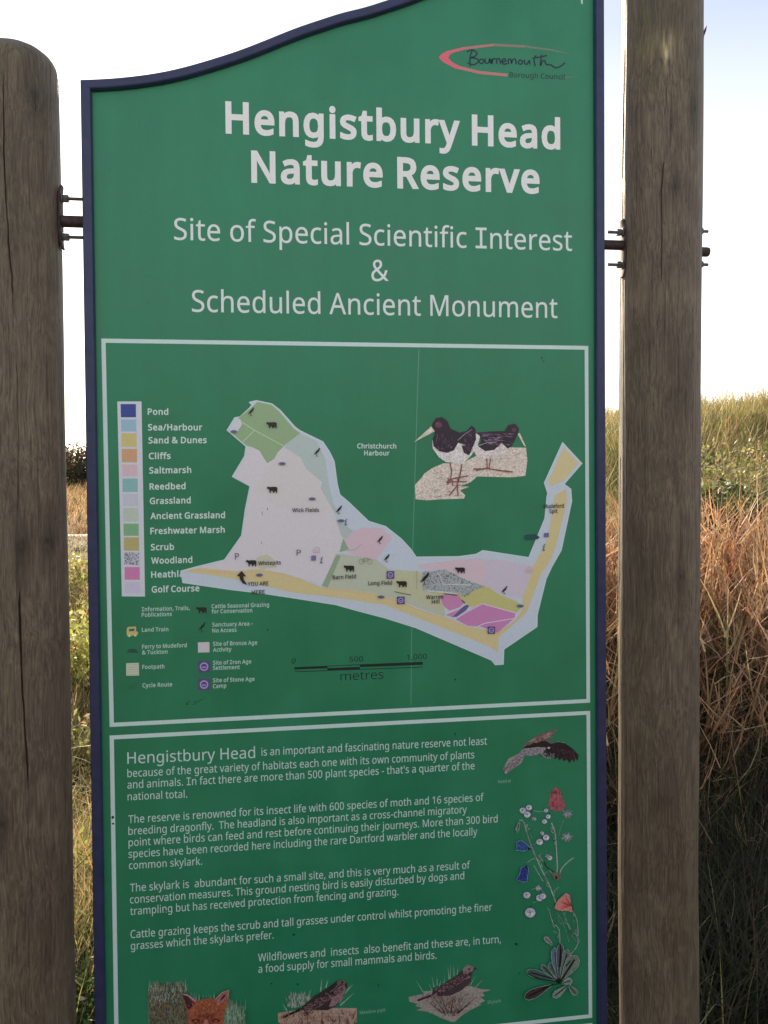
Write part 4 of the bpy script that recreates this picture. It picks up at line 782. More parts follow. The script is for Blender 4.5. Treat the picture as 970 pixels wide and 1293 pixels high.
t.poly([(352, 162), (400, 180), (462, 250), (440, 270), (400, 300), (375, 230)], (64, 40, 50)); t.poly([(750, 130), (700, 165), (650, 215), (655, 260), (690, 240), (735, 190)], (150, 110, 112)); t.poly([(735, 150), (690, 190), (680, 225), (720, 190)], (74, 44, 48))
t.line([(350, 160), (400, 170), (470, 225)], 7, (190, 160, 160)); t.line([(640, 205), (700, 145), (757, 125), (745, 200)], 7, (190, 150, 140))
for _ in range(520):
    x, y = random.gauss(560, 75), random.uniform(225, 540)
    t.line([(x, y), (x+(x-560)*.08, y-random.uniform(10, 26))], 5, random.choice([(188, 112, 76), (132, 62, 48), (168, 96, 66), (206, 142, 104)] if y < 330 else [(96, 36, 36), (140, 62, 56), (166, 92, 80), (120, 46, 44)]), True)
for cx in (470, 645): t.oval(cx, 385, 34, 14, (72, 28, 34)); t.oval(cx, 388, 18, 8, (150, 84, 70))
t.poly([(540, 375), (575, 375), (590, 450), (560, 470), (530, 450)], (176, 112, 104)); t.oval(560, 500, 36, 24, (30, 20, 24))
t.build('fox_picture')

# meadow pipit -------------------------------------------------------------------
t = Art(345, 1220, 6.26, .0003)
t.poly([(38, 370), (180, 345), (400, 330), (662, 330), (660, 440), (560, 500), (300, 520), (120, 500), (40, 440)], (178, 150, 132))
for x, y, a, b in ((75, 300, 110, 350), (130, 195, 165, 320), (165, 220, 175, 330), (215, 205, 200, 300), (245, 200, 240, 310), (300, 185, 270, 280), (385, 100, 375, 200), (435, 105, 415, 170), (630, 145, 560, 220), (640, 210, 530, 310), (610, 150, 520, 290)): t.line([(a, b), (x, y)], 13, (140, 168, 150), True)
for _ in range(156):
    x, y = random.uniform(110, 290), random.uniform(230, 330); t.line([(x, y), (x+random.uniform(-14, 14), y-34)], 6, random.choice([(150, 168, 152), (96, 112, 98), (178, 188, 172)]), True)
t.poly([(75, 400), (220, 325), (330, 230), (430, 170), (500, 118), (540, 104), (575, 115), (585, 150), (560, 230), (500, 310), (430, 345), (320, 345), (230, 345), (90, 405)], (58, 46, 48))
t.poly([(500, 150), (560, 140), (575, 180), (545, 250), (490, 310), (440, 320), (470, 230)], (140, 112, 114)); t.poly([(500, 120), (545, 105), (580, 118), (560, 150), (510, 150)], (120, 92, 86))
for _ in range(286):
    u = random.random(); x = 240+u*300; y = 330-u*190+random.uniform(-8, 70)*(1-.2*u); 
    if x > 560: continue
    t.line([(x, y), (x+22, y-12)], 5, random.choice([(38, 24, 34), (128, 96, 100), (170, 144, 140), (54, 38, 50), (96, 62, 70)]), True)
t.line([(75, 402), (220, 330)], 16, (42, 28, 32)); t.oval(545, 122, 8, 6, (20, 16, 18)); t.line([(440, 170), (505, 112)], 6, (40, 30, 34))
for _ in range(208):
    x, y = random.uniform(60, 650), random.uniform(360, 500); t.line([(x, y), (x+random.uniform(-30, 30), y-random.uniform(10, 50))], 5, random.choice([(110, 62, 54), (206, 184, 166), (150, 100, 84), (74, 44, 44)]), True)
for x in (225, 270, 385, 520): t.line([(x+random.uniform(-10, 10), 500), (x, 335)], 7, (44, 28, 32), True)
t.build('pipit_picture')

# skylark ------------------------------------------------------------------------
t = Art(505, 1210, 7.185, .0003)
t.poly([(80, 350), (130, 340), (220, 320), (210, 300), (330, 290), (480, 260), (640, 250), (740, 280), (830, 285), (750, 310), (770, 340), (730, 350), (775, 385), (720, 410), (740, 420), (640, 470), (560, 520), (500, 575), (470, 578), (380, 545), (290, 500), (230, 480), (150, 470), (200, 450), (140, 430), (160, 415), (85, 390)], (158, 150, 140))
for x, y, a, b in ((150, 205, 215, 310), (290, 160, 310, 260), (335, 160, 340, 250), (265, 230, 290, 290), (405, 165, 400, 240), (370, 200, 360, 250), (435, 70, 445, 190), (460, 60, 455, 190), (490, 60, 490, 160), (530, 60, 520, 150), (690, 155, 640, 240), (750, 195, 680, 270), (565, 110, 540, 160)): t.line([(a, b), (x, y)], 10, (136, 166, 146), True)
t.poly([(160, 375), (290, 330), (300, 280), (380, 240), (440, 200), (510, 160), (560, 110), (600, 70), (640, 55), (680, 80), (698, 92), (670, 110), (650, 160), (640, 220), (560, 290), (470, 335), (380, 345), (300, 330)], (70, 56, 62))
t.poly([(570, 95), (620, 55), (672, 75), (660, 115), (610, 140), (575, 140)], (136, 128, 116)); t.oval(630, 98, 10, 9, (22, 20, 20)); t.line([(670, 95), (700, 92)], 7, (60, 50, 50))
for _ in range(338):
    u = random.random(); x = 290+u*340; y = 320-u*190+random.uniform(-34, 60)*(1-.3*u); t.line([(x, y), (x+16, y-8)], 5, random.choice([(40, 28, 40), (140, 104, 112), (168, 150, 150), (60, 44, 58), (150, 84, 96)]), True)
t.line([(160, 378), (290, 330)], 16, (46, 32, 38))
for _ in range(390):
    x, y = random.gauss(450, 150), random.uniform(330, 520)
    if abs(x-450) < (560-y)*1.2: t.line([(x, y), (x+random.uniform(-24, 24), y-random.uniform(8, 40))], 4.5, random.choice([(92, 58, 58), (182, 176, 164), (130, 96, 88), (60, 40, 44), (146, 64, 66)]), True)
for x, y in ((240, 370), (310, 350), (380, 350), (480, 340), (560, 420), (640, 400), (700, 330)): t.line([(450+(x-450)*.3, 490), (x, y)], 9, (66, 34, 40), True)
t.build('skylark_picture')

# ------------------------------------------------------------------ posts
def tangent_x(px_, z, yc, r, side):
    """centre x of a post of radius r whose silhouette edge falls on photo column px_ at height z"""
    lo, hi = -3, 5
    def edge(xc):
        d = np.array([xc-CAM[0], yc-CAM[1]]); D = np.hypot(*d); a = math.atan2(d[0], d[1]); b = math.asin(r/D)
        az = a+side*b; q = math.sqrt(D*D-r*r); X = CAM[0]+q*math.sin(az); Y = CAM[1]+q*math.cos(az)
        v = np.array([X, Y, z])-CAM; return PW/2+FPX*(v@AR)/(v@AF)
    for _ in range(50):
        mid = (lo+hi)/2
        if edge(mid) < px_: lo = mid
        else: hi = mid
    return (lo+hi)/2
def zof(py, x, y):
    lo, hi = -1, 4
    for _ in range(40):
        mid = (lo+hi)/2; v = np.array([x, y, mid])-CAM; p_ = PH/2-FPX*(v@AU)/(v@AF)+SHY
        if p_ > py: lo = mid
        else: hi = mid
    return (lo+hi)/2
def make_post(name, label, centre, rad, yc, ztop, dome, cracks, knots, algae, scuffs, seed, worn=0):
    """centre(z) gives x; cracks: list of polylines [(x offset -1..1 across the front, z)]"""
    NZ, NA = 760, 330
    zb = -.25
    zz = np.linspace(zb, ztop, NZ)
    # denser columns on the front half
    u = np.linspace(0, 1, NA, endpoint=False); ang = 2*np.pi*u
    ang = -np.pi/2+np.pi*(np.sign(u-.5)*np.abs(2*u-1)**1.35)     # -pi/2 (front, -Y) is the middle
    ang = np.where(True, ang, ang)
    A, Z = np.meshgrid(ang, zz)
    cx = np.array([centre(z) for z in zz])[:, None]
    R_ = np.full_like(A, rad)
    ca, sa = np.cos(A), np.sin(A)
    R_ += .0035*vnoise(ca*1.3+seed, sa*1.3+seed, Z*1.4)+.0012*vnoise(ca*5+seed, sa*5, Z*5)+.0006*vnoise(ca*26+seed, sa*26, Z*3)+.0004*vnoise(ca*60, sa*60+seed, Z*7)
    # domed / rounded top
    hgt = ztop-Z; s_ = np.clip(hgt/dome, 0, 1); R_ *= np.sqrt(np.clip(1-(1-s_)**2.5, 0, 1))*.999+.001
    fx = ca; front = sa < .35
    colr = np.ones((*A.shape, 3))
    arc = fx
    for pl, wd, dp in cracks:
        zs_ = np.array([p[1] for p in pl]); xs_ = np.array([p[0] for p in pl]); o_ = np.argsort(zs_); zs_, xs_ = zs_[o_], xs_[o_]
        xc_ = np.interp(Z, zs_, xs_)+.012*vnoise(Z*22, seed*3.1)+.006*vnoise(Z*70, seed*1.7)
        end = ss(zs_[0], zs_[0]+.05, Z)*(1-ss(zs_[-1]-.05, zs_[-1], Z))
        ww = wd*(.5+.5*np.abs(vnoise(Z*9, seed*5.3)))*end+1e-6
        d_ = np.abs(arc-xc_)*rad
        R_ -= np.where(front, dp*end*np.clip(1-d_/ww, 0, 1)**.7, 0)
    for kx, kz, kr, kd in knots:
        kd = min(.85, kd*1.55); kr *= 1.3
        q = np.sqrt(((arc-kx)*rad/kr)**2+((Z-kz)/(kr*(1.2+3.0*np.clip(np.abs(Z-kz)/(kr*4), 0, 1))))**2)+.3*vnoise(arc*6, Z*7, seed+31); q = np.where(front, q, 9)
        colr *= (1-kd*np.exp(-q**2*1.3)*(.88+.12*np.sin(q*11)))[..., None]*np.array([1, .97, .94])**(np.exp(-q**2))[..., None]
        R_ += .0009*np.exp(-q**2)*np.sin(np.clip(q, 0, 4)*4)
        ringy = np.exp(-((q-2.3)/1.6)**2)*.07*np.sin(q*8); colr *= (1-ringy)[..., None]
    for kx, kz, rx, rz, st in algae:
        q = np.exp(-(((arc-kx)*rad/rx)**2+((Z-kz)/rz)**2))*st*(.6+.5*vnoise(arc*7, Z*9, seed)); q = np.clip(q, 0, 1)[..., None]
        colr = colr*(1-q)+q*np.array([.62, .70, .48])*colr
    for kx, kz, rx, rz, st in scuffs:
        q = np.exp(-(((arc-kx)*rad/rx)**2+((Z-kz)/rz)**2))*st*np.clip(.3+1.2*vnoise(arc*14, Z*26, seed+9), 0, 1); colr = colr*(1+q[..., None]*np.array([1.3, 1.35, 1.2]))
    if worn: colr *= (1+.35*np.exp(-((Z-worn)/.03)**2)*(.6+.4*vnoise(arc*5, Z*20, 4)))[..., None]
    X = cx+R_*ca; Y = yc+R_*sa
    V = np.stack([X, Y, Z], -1).reshape(-1, 3)
    ids = np.arange(NZ*NA).reshape(NZ, NA); nxt = np.roll(ids, -1, 1)
    Q = np.stack([ids[:-1], nxt[:-1], nxt[1:], ids[1:]], -1).reshape(-1, 4)
    root = empty(name, (float(centre(0)), yc, 0)); tag(root, label, 'post', 'timber posts carrying the sign')
    o = bulk('timber', V-np.array([centre(0), yc, 0]), Q, M_WOOD, colr.reshape(-1, 3).astype(np.float32), root, True)
    return root
RAD = .079
ycp = .035
lp = [(76, 150), (78, 260), (80.5, 400), (85.5, 640), (89, 850), (92.5, 1050), (95.5, 1293)]
rp = [(785.6, 0), (784, 200), (782.6, 400), (780.6, 640), (780, 900), (781, 1100), (782, 1293)]
rr = [(887.8, 0), (886, 200), (884.4, 400), (882.6, 640), (882.2, 900), (882.6, 1100), (883.5, 1293)]
# radius of the right post from both silhouettes
def both(r): return sum(abs(tangent_x(a[0], 1.5, ycp, r, -1)-tangent_x(b[0], 1.5, ycp, r, 1)) for a, b in zip(rp, rr))
RAD = min(np.linspace(.06, .1, 81), key=both)
def centre_fn(pts, side, guess):
    zs_, xs_ = [], []
    for px_, py_ in pts:
        z = zof(py_, guess, ycp); zs_.append(z); xs_.append(tangent_x(px_, z, ycp, RAD, side))
    zs_, xs_ = np.array(zs_), np.array(xs_); k_ = np.polyfit(zs_, xs_, 2)
    print('post centre', xs_.round(3), 'r', RAD)
    return lambda z: float(np.polyval(k_, np.clip(z, zs_.min()-.1, zs_.max()+.2)))
cL = centre_fn(lp, 1, -.11); cR = centre_fn(rp, -1, 1.12)
def zl(py): return zof(py, cL(1.5), ycp-RAD)
def zr(py): return zof(py, cR(1.5), ycp-RAD)
def ax(px_, c, z):           # photo column -> across-the-post coordinate -1..1
    lo, hi = -1.4, -1.4
    best = min(np.linspace(-1, 1, 201), key=lambda q: abs(PW/2+FPX*((v := np.array([c(z)+RAD*q, ycp-RAD*math.sqrt(1-q*q), z])-CAM)@AR)/(v@AF)-px_)); return float(best)
def CR(pts, c, zf): return [(ax(a, c, zf(b)), zf(b)) for a, b in pts]
ztopL = zof(55, cL(2.3), ycp-.02)
postL = make_post('wooden_post', 'thick round weathered timber post with a rounded top, left of the green sign', cL, RAD, ycp, ztopL+.004, .050,
    [(CR([(4, 80), (5, 190), (11, 300), (18, 400)], cL, zl), .0015, .009), (CR([(20, 430), (23, 560), (22, 660)], cL, zl), .0009, .005), (CR([(24, 735), (27, 840), (31, 920), (37, 1010)], cL, zl), .0022, .014), (CR([(48, 560), (52, 700)], cL, zl), .001, .004), (CR([(44, 90), (47, 160)], cL, zl), .0012, .005), (CR([(62, 1050), (64, 1293)], cL, zl), .0010, .004)],
    [(ax(28, cL, 1.45), zl(690), .014, .45), (ax(62, cL, 1.45), zl(685), .011, .5), (ax(42, cL, 2.2), zl(110), .018, .40), (ax(4, cL, 1.1), zl(1040), .010, .6), (ax(50, cL, 1), zl(1180), .016, .2)],
    [(ax(20, cL, 2), zl(250), .03, .16, .7), (-.6, zl(760), .03, .2, .9), (0, ztopL, .1, .12, .6)], [(.5, zl(520), .03, .2, .22)], 2.3)
postR = make_post('wooden_post', 'round weathered timber post with knots and a long split, right of the green sign', cR, RAD, ycp, 3.05, .07,
    [(CR([(843, 85), (842, 130), (839, 165)], cR, zr), .0010, .006), (CR([(840, 185), (838, 205), (835, 240), (836, 300), (835, 370)], cR, zr), .0012, .008), (CR([(834, 372), (832, 400), (826, 440)], cR, zr), .0009, .005), (CR([(862, 615), (866, 640), (869, 655)], cR, zr), .002, .006), (CR([(855, 705), (861, 712)], cR, zr), .002, .006), (CR([(792, 450), (791, 800)], cR, zr), .0005, .0015)],
    [(ax(851, cR, 2), zr(237), .0075, .6), (ax(875, cR, 2.2), zr(135), .012, .45), (ax(860, cR, 1.4), zr(728), .013, .55), (ax(838, cR, 1.2), zr(1010), .02, .2), (ax(858, cR, 1.7), zr(500), .03, .28), (ax(815, cR, 1.4), zr(715), .02, .22), (ax(848, cR, 1), zr(1120), .022, .22)],
    [(ax(835, cR, 2.5), zr(30), .07, .12, 1), (ax(875, cR, 2.3), zr(130), .02, .06, .9), (-.75, zr(900), .03, .8, .5), (.3, zr(1200), .05, .2, .4)], [(ax(838, cR, 2.3), zr(62), .022, .03, 2.2), (ax(818, cR, 2.3), zr(118), .008, .012, .8), (.2, zr(600), .02, .2, .25)], 7.7, zr(377))

# ------------------------------------------------------------------ bracket hardware
def lathe(prof, n, axis_x, origin):
    """prof: (along, radius) along +X"""
    V = []; F = []
    for a, r in prof:
        for k in range(n):
            t_ = 2*math.pi*k/n; V.append((origin[0]+a*axis_x, origin[1]+r*math.cos(t_), origin[2]+r*math.sin(t_)))
    for i in range(len(prof)-1):
        for k in range(n): F.append((i*n+k, i*n+(k+1) % n, (i+1)*n+(k+1) % n, (i+1)*n+k))
    F.append(tuple(range(n))[::-1]); F.append(tuple((len(prof)-1)*n+k for k in range(n)))
    return V, F
def attach(o, root):
    o.parent = root; o.matrix_parent_inverse = Matrix.Translation(-root.location); return o
def bolt(root, x, z, dirx, length=.033):
    """hex nut, washer and threaded end sticking out of a post side"""
    V, F = lathe([(-.004, .009), (-.001, .009), (0, .0085)], 12, dirx, (x, ycp, z)); attach(meshobj('washer', V, F, M_ZINC, smooth=False), root)
    V, F = lathe([(0, .0062), (.001, .0072), (.0095, .0072), (.0105, .0062)], 6, dirx, (x, ycp, z)); attach(meshobj('nut', V, F, M_ZINC), root)
    pr = []; a = .0105
    while a < length: pr += [(a, .0034), (a+.0009, .0029)]; a += .0018
    V, F = lathe(pr+[(length, .0026)], 10, dirx, (x, ycp, z)); attach(meshobj('bolt', V, F, M_ZINC), root)
def plate(root, cfn, z, dirx, h=.058, wid=.05):
    """flat bar bent to the round of the post"""
    V = []; F = []; nA, nZ = 9, 9
    for lay in (0, .0035):
        for i in range(nZ):
            zz_ = z-h+2*h*i/(nZ-1); tw = .5*math.sin(math.pi*i/(nZ-1))**.5+.5
            for k in range(nA):
                a = (k/(nA-1)-.5)*.40*tw; r = RAD-.0005+lay+(.002 if i in (0, nZ-1) else 0)
                V.append((cfn(zz_)+dirx*r*math.cos(a), ycp+r*math.sin(a), zz_))
    n_ = nA*nZ
    for i in range(nZ-1):
        for k in range(nA-1):
            a = i*nA+k; F.append((a, a+1, a+nA+1, a+nA)); F.append((n_+a, n_+a+nA, n_+a+nA+1, n_+a+1))
    for i in range(nZ-1): F.append((i*nA, (i+1)*nA, n_+(i+1)*nA, n_+i*nA)); F.append((i*nA+nA-1, n_+i*nA+nA-1, n_+(i+1)*nA+nA-1, (i+1)*nA+nA-1))
    for k in range(nA-1): F.append((k, n_+k, n_+k+1, k+1)); e_ = (nZ-1)*nA; F.append((e_+k, e_+k+1, n_+e_+k+1, n_+e_+k))
    attach(meshobj('fixing_plate', V, F, M_IRON, smooth=False), root)
def rod(root, x0, x1, z, r=.0098, tilt=0, cap=False):
    V, F = lathe([(0, r), (x1-x0-.004, r), (x1-x0-.001, r*.9), (x1-x0, r*.55 if cap else r*.8)], 20, 1, (x0, ycp, z))
    V = [(a, b, c+tilt*(a-x0)) for a, b, c in V]; attach(meshobj('fixing_rod', V, F, M_IRON, smooth=False), root)
zl1 = zof(280, -.02, ycp); z_a = zof(251, -.03, ycp); z_b = zof(299.5, -.03, ycp)
sL = cL(zl1)+RAD
rod(postL, sL-.02, .001, zl1, .0108); plate(postL, cL, (z_a+z_b)/2, 1)
bolt(postL, sL+.004, z_a, 1, .034); bolt(postL, sL+.004, z_b, 1, .034)
zr1 = zof(309, 1.01, ycp); z_a = zof(293, 1.02, ycp); z_b = zof(334, 1.02, ycp)
sR = cR(zr1)-RAD
rod(postR, .999, sR+.02, zr1, .0098); plate(postR, cR, (z_a+z_b)/2, -1)
bolt(postR, sR-.004, z_a, -1, .030); bolt(postR, sR-.004, z_b, -1, .030)
eR = cR(zr1)+RAD; zr2 = zof(318, eR+.01, ycp); z_c = zof(292, eR+.01, ycp); z_d = zof(334, eR+.01, ycp)
rod(postR, eR-.02, eR+.028, zr2, .0098, cap=True); plate(postR, cR, (z_c+z_d)/2, 1)
bolt(postR, eR+.004, z_c, 1, .022); bolt(postR, eR+.004, z_d, 1, .022)
# splinter standing off the right post
zs1 = zof(57, eR, ycp)
V = []; F = []
sp_ = [(-.005, -.006, .0034), (.003, .006, .0032), (.0048, .014, .0020), (.0085, .026, .0030), (.0125, .036, .0004)]
for a, b, r in sp_:
    for k in range(5): V.append((cR(zs1)+RAD+a+r*math.cos(k*1.2566), ycp-.01+r*math.sin(k*1.2566), zs1+b))
for i in range(len(sp_)-1):
    for k in range(5): F.append((i*5+k, i*5+(k+1) % 5, (i+1)*5+(k+1) % 5, (i+1)*5+k))
spl = meshobj('splinter', V, F, M_WOOD, col=[(.3, .26, .23, 1)]*len(V)); attach(spl, postR)

# ------------------------------------------------------------------ vegetation
def blades(P, H, W, az, lean, curl, C, nseg=4, tipc=None):
    """ribbon blades; P base (n,3), H length, W width, az lean direction, lean start angle, curl added angle along the blade"""
    n_ = len(P); rows = nseg+1
    face = az+np.pi/2+rng.normal(0, .7, n_)
    fx, fy = np.cos(face), np.sin(face)
    V = np.zeros((n_, rows, 2, 3), np.float32); cc = np.zeros((n_, rows, 2, 3), np.float32)
    pos = P.copy(); seg = H/nseg
    for r in range(rows):
        t_ = r/nseg; wv = W*(1-t_**1.7)*.5+.0002
        V[:, r, 0] = pos-np.stack([fx*wv, fy*wv, 0*wv], -1); V[:, r, 1] = pos+np.stack([fx*wv, fy*wv, 0*wv], -1)
        col_ = C if tipc is None else C*(1-t_)+tipc*t_
        cc[:, r, 0] = col_; cc[:, r, 1] = col_
        th = lean+curl*t_
        pos = pos+np.stack([np.sin(th)*np.cos(az), np.sin(th)*np.sin(az), np.cos(th)], -1)*seg[:, None]
    V = V.reshape(-1, 3); cc = cc.reshape(-1, 3)
    b = np.arange(n_)[:, None]*rows*2+np.arange(nseg)[None]*2
    Q = np.stack([b, b+1, b+3, b+2], -1).reshape(-1, 4)
    return V, Q, cc
def scatter(n_, d0, d1, a0, a1, p=1.6):
    """points in a fan seen from the sign's viewers, sparser with distance"""
    u = rng.random(n_); e = 2-p; d = (d0**e+u*(d1**e-d0**e))**(1/e)
    a = np.radians(rng.uniform(a0, a1, n_)); return CAM[0]+d*np.sin(a), CAM[1]+d*np.cos(a)
def join(parts):
    V = []; Q = []; C = []; o = 0
    for v, q, c in parts: V.append(v); Q.append(q+o); C.append(c); o += len(v)
    return np.concatenate(V), np.concatenate(Q), np.concatenate(C)
def pick(pal, n_, jit=.18):
    pal = np.array(pal); c = pal[rng.integers(0, len(pal), n_)]; return c*(1+rng.normal(0, jit, (n_, 1)))*(1+rng.normal(0, .05, (n_, 3)))
def clump(x, y, k=2.2, seed=0): return .5+.5*vnoise(x*k, y*k, 20+seed)
STRAW = [(.40, .30, .15), (.48, .38, .20), (.34, .26, .12), (.30, .27, .11)]
OLIVE = [(.13, .15, .045), (.17, .18, .06), (.09, .12, .035), (.22, .20, .07)]
RUST = [(.47, .24, .115), (.55, .30, .155), (.37, .17, .09), (.58, .38, .21), (.25, .13, .08), (.42, .22, .12), (.44, .30, .15)]
DARKG = [(.05, .08, .025), (.07, .10, .03), (.04, .06, .02)]
GLOOM = [(.040, .040, .020), (.055, .045, .026), (.030, .036, .016), (.075, .055, .035)]  # dark tones; on the near bank they carry the hollow's shade
def inscene(x, y, margin=.0): return y > .45+margin
# -- dune grass
parts = []
for n_, d0, d1, a0, a1, p in ((52000, 2.1, 7, -24, 44, 1.2), (46000, 6, 17, -24, 46, 1.2), (36000, 5.5, 15, 20, 40, 1.1), (16000, 2.3, 9, -17, -3, 1.1), (26000, 13, 62, -26, 12, 1.2), (16000, 12, 62, -15, -7, 1.0)):
    x, y = scatter(n_, d0, d1, a0, a1, p)
    ok = inscene(x, y); x, y = x[ok], y[ok]
    cl = clump(x, y, 1.7); keep = rng.random(len(x)) < .35+.75*cl; x, y, cl = x[keep], y[keep], cl[keep]
    path = (np.abs(y-(14.0+.01*(x+3)**2+.3*np.sin(x*.5))) < .75) & (x < 1.6); x, y, cl = x[~path], y[~path], cl[~path]
    n2 = len(x); r = ss(-.1, 1.3, x-.06*y)
    H = (.16+.26*cl+rng.exponential(.05, n2))*(.75+.35*r)
    H *= 1-.35*ss(.2, 1.4, -(y-1.2))
    H *= np.where((x < 1) & (y > 7.5) & (y < 14), .35, 1)*(1+.05*np.maximum(0, y-14))
    az = rng.normal(0, 1.1, n2)+vnoise(x*.8, y*.8, 40)*3.2+.4
    green = clump(x, y, .9, 7)
    c1 = pick(OLIVE, n2); c2 = pick(STRAW, n2); mixg = (rng.random(n2) < (.30+.6*green)*np.where(x < .8, .45, 1))[:, None]; C = np.where(mixg, c1, c2)
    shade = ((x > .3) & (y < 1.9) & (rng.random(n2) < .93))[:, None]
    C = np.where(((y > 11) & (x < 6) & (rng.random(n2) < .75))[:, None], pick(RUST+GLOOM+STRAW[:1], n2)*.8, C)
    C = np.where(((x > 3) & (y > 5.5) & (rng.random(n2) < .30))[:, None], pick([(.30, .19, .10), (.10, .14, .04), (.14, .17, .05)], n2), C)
    zone = ((x > .8) & (y > 1.4) & (y < 3.3) & (rng.random(n2) < .8))[:, None]; C = np.where(zone, pick(RUST, n2)*.42, C); C = np.where(shade, pick(GLOOM, n2), C)  # dark gaps and the hollow's shade are painted into the blade colour
    W = rng.uniform(.0028, .0065, n2)*(1+.10*np.maximum(0, y-2))
    P = np.stack([x, y, terrain(x, y)-.01], -1)
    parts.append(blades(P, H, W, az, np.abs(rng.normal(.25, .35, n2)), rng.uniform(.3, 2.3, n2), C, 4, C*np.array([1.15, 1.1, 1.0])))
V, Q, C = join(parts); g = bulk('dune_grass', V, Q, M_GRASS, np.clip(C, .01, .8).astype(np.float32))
tag(g, 'rough straw and olive dune grass covering the ground behind the sign', 'grass', kind='stuff')
# -- rusty dead stems: tangled forked stalks
def stalks(n_, d0, d1, a0, a1, pal, hmin, hmax, wd, spread=.55, cond=None, fork=3):
    x, y = scatter(n_, d0, d1, a0, a1, 1.0)
    if cond is not None: k_ = cond(x, y); x, y = x[k_], y[k_]
    n2 = len(x); P = np.stack([x, y, terrain(x, y)-.01], -1)
    H = rng.uniform(hmin, hmax, n2); az = rng.uniform(0, 2*np.pi, n2); le = np.abs(rng.normal(0, spread, n2)); cu = rng.normal(.3, .6, n2)
    C = pick(pal, n2); W = rng.uniform(.6, 1.2, n2)*wd
    parts = [blades(P, H, W, az, le, cu, C, 4)]
    for k_ in range(fork):
        t_ = rng.uniform(.3, .85, n2); th = le+cu*t_*.5
        Pb = P+np.stack([np.sin(th)*np.cos(az), np.sin(th)*np.sin(az), np.cos(th)], -1)*(H*t_)[:, None]
        parts.append(blades(Pb, H*rng.uniform(.2, .5, n2), W*.7, rng.uniform(0, 2*np.pi, n2), rng.uniform(.3, 1.3, n2), rng.normal(0, .5, n2), C*rng.uniform(.8, 1.3, (n2, 1)), 3))
    return join(parts)
pr = [stalks(2300, 3.3, 5.6, 17, 42, RUST+[(.62, .42, .24)], .30, .70, .012, 1.0, cond=lambda x, y: (x > .9) & (y > 1.6) & (y < 3.7)), stalks(1500, 3.0, 5.4, 17, 42, RUST, .25, .60, .007, .8, cond=lambda x, y: (x > .9) & (y > 1.3) & (y < 3.6)),
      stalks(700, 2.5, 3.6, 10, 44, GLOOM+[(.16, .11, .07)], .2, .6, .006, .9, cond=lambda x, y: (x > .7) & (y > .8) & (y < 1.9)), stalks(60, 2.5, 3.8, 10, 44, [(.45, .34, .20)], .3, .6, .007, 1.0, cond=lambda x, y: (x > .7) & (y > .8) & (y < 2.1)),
      stalks(1300, 6, 14, 18, 42, STRAW+RUST[:1], .35, .75, .009, .6, fork=2), stalks(700, 5.0, 8.5, 17, 42, RUST, .3, .6, .010, .9, cond=lambda x, y: clump(x, y, 1.1, 3) > .5), stalks(1400, 2.6, 6, -20, 8, STRAW+RUST[:1], .2, .5, .006, .7)]
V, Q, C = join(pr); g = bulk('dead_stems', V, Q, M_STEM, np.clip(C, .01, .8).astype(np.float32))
tag(g, 'tangled rust brown dead stems on the bank beside the right post', 'dead stems', kind='stuff')
# -- shrubs and herbs as things: stem branches and many leaf faces
def leafy(name, label, cat, x, y, rx, rz, n_, size, pal, group=None, stems=14, flat=.8, sink=.05, hang=0.0):
    z0 = float(terrain(x, y)); root = empty(name, (x, y, z0)); tag(root, label, cat, group)
    d = rng.normal(0, 1, (n_, 3)); d /= np.linalg.norm(d, axis=1)[:, None]; rad_ = rng.random(n_)**.45
    lump = 1+.30*vnoise(d[:, 0]*2.1+x, d[:, 1]*2.1+y, d[:, 2]*2.1+5)+.16*vnoise(d[:, 0]*5+x, d[:, 1]*5, d[:, 2]*5)
    c = d*(rad_*lump)[:, None]*np.array([rx, rx*flat, rz]); c[:, 2] += rz*(.92-sink); c = c[c[:, 2] > .01]; n2 = len(c)
    L = size*rng.uniform(.6, 1.3, n2); a = rng.normal(0, 1, (n2, 3)); a[:, 2] += .3; a /= np.linalg.norm(a, axis=1)[:, None]
    b = np.cross(a, rng.normal(0, 1, (n2, 3))); b /= np.linalg.norm(b, axis=1)[:, None]
    V = np.stack([c, c+a*L[:, None]*.5+b*L[:, None]*.24, c+a*L[:, None], c+a*L[:, None]*.5-b*L[:, None]*.24], 1).reshape(-1, 3)
    Q = np.arange(n2*4).reshape(-1, 4); C = np.repeat(pick(pal, n2, .25), 4, 0)
    bulk('foliage', V, Q, M_LEAF, np.clip(C, .008, .7).astype(np.float32), root)
    k_ = stems; P = np.zeros((k_, 3)); P[:, :2] = rng.normal(0, rx*.08, (k_, 2)); P[:, 2] = -.05
    v, q, cc = blades(P, rng.uniform(.7, 1.3, k_)*rz*1.5, np.full(k_, max(.006, rx*.03)), rng.uniform(0, 6.28, k_), rng.uniform(.05, .6, k_), rng.uniform(0, .5, k_), pick([(.10, .07, .045)], k_), 4)
    v2 = v+np.array([.003, .003, 0]); bulk('branches', np.concatenate([v, v2]), np.concatenate([q, q+len(v)]), M_STEM, np.concatenate([cc, cc]).astype(np.float32), root)
    return root
def at(px_, d):      # ground position under photo column px_, d metres from the camera
    a = math.atan((px_-PW/2)/FPX)+YAW; return CAM[0]+d*math.sin(a), CAM[1]+d*math.cos(a)
LG_ = [(.20, .24, .07), (.28, .30, .10), (.14, .19, .05), (.34, .34, .14)]
YG = [(.30, .28, .11), (.40, .35, .18), (.22, .23, .08), (.14, .16, .05), (.36, .28, .15)]
x, y = at(905, 5.9); leafy('leafy_shrub', 'low dark green shrub just right of the right post above the rusty stems', 'shrub', x, y, .36, .27, 2800, .05, DARKG+DARKG+LG_[:1])
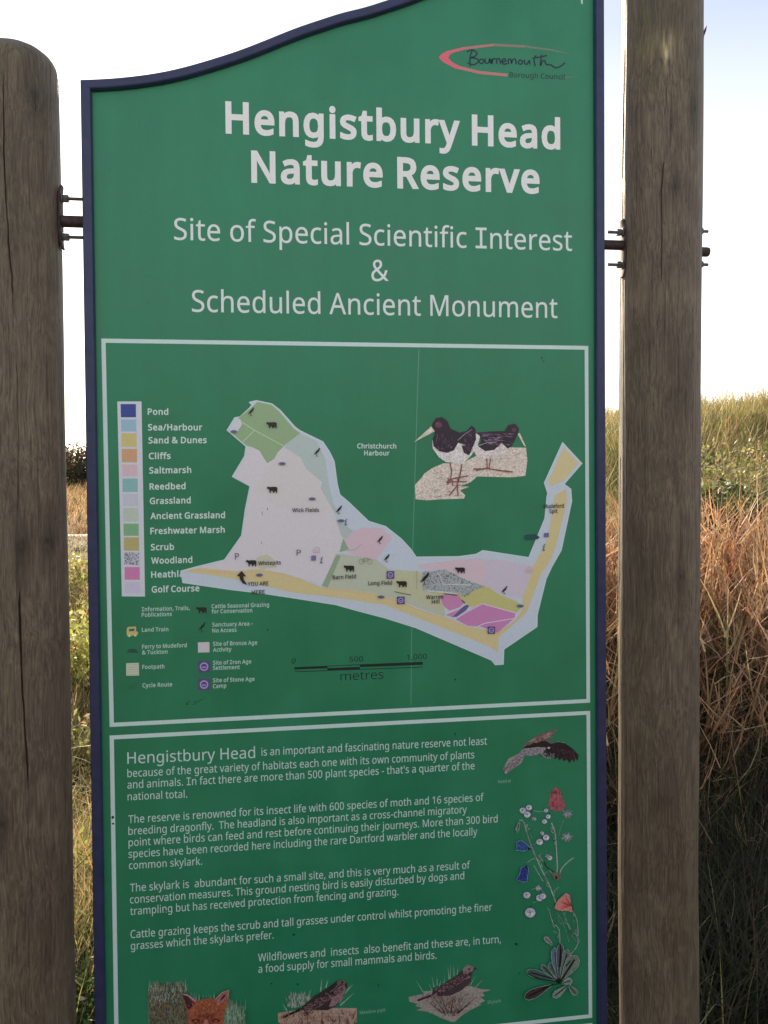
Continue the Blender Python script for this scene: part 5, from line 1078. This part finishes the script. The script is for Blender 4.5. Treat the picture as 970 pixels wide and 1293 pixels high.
for px_, d, rx, rz, lb in ((897, 6.5, .30, .42, 'pale yellow green herb touching the right edge of the right post'), (950, 7.2, .22, .40, 'pale green herb on the bank near the right edge of the picture')):
    x, y = at(px_, d); leafy('leafy_herb', lb, 'herb', x, y, rx, rz, 620, .042, YG)
x, y = at(1060, 7.0); leafy('leafy_shrub', 'green shrub on the bank beyond the right edge of the picture', 'shrub', x, y, .45, .28, 2600, .05, LG_+DARKG)
YW = [(.46, .46, .12), (.54, .50, .19), (.34, .38, .09)]
x, y = at(98, 5.2); leafy('leafy_weed', 'bright yellow green weed standing farthest off in the gap left of the sign', 'weed', x, y, .34, .27, 1500, .045, YW)
x, y = at(90, 6.9); leafy('leafy_weed', 'low golden green weed just in front of the pale path left of the sign', 'weed', x, y, .40, .22, 1500, .05, YW+STRAW)
x, y = at(104, 4.3); leafy('leafy_weed', 'yellow green weed half way down the gap left of the sign', 'weed', x, y, .17, .14, 600, .035, YW+STRAW)
x, y = at(98, 3.15); leafy('leafy_weed', 'small yellow green weed low in the straw grass left of the sign', 'weed', x, y, .15, .12, 420, .042, YW)
x, y = at(108, 2.45); leafy('leafy_weed', 'dark green shaded weed at the foot of the gap left of the sign', 'weed', x, y, .22, .13, 1300, .03, DARKG+[(.06, .08, .025)])
for i, (px_, d, rx, rz, lb, pal) in enumerate(((20, 62, 4.2, 2.1, 'dark rounded bush on the skyline, hidden mostly by the left post', 0), (97, 58, 4.4, 1.9, 'dark brown topped bush on the skyline in the gap between left post and sign', 1), (185, 66, 5, 2.0, 'broad dark bush on the skyline behind the left of the sign', 0), (300, 75, 5.5, 2.3, 'tall dark bush on the skyline behind the middle of the sign', 0), (-90, 60, 5, 2.5, 'dark bush on the skyline beyond the left edge of the picture', 0))):
    x, y = at(px_, d); leafy('skyline_bush', lb, 'bush', x, y, rx, rz*.85, 7000, .26, [(.04, .05, .02), (.03, .04, .018)]+[(.10, .06, .03)]*(2 if pal else 1), 'bushes along the far skyline', 14)
print('tris approx', sum(len(o.data.polygons)*2 for o in bpy.data.objects if o.type == 'MESH'))
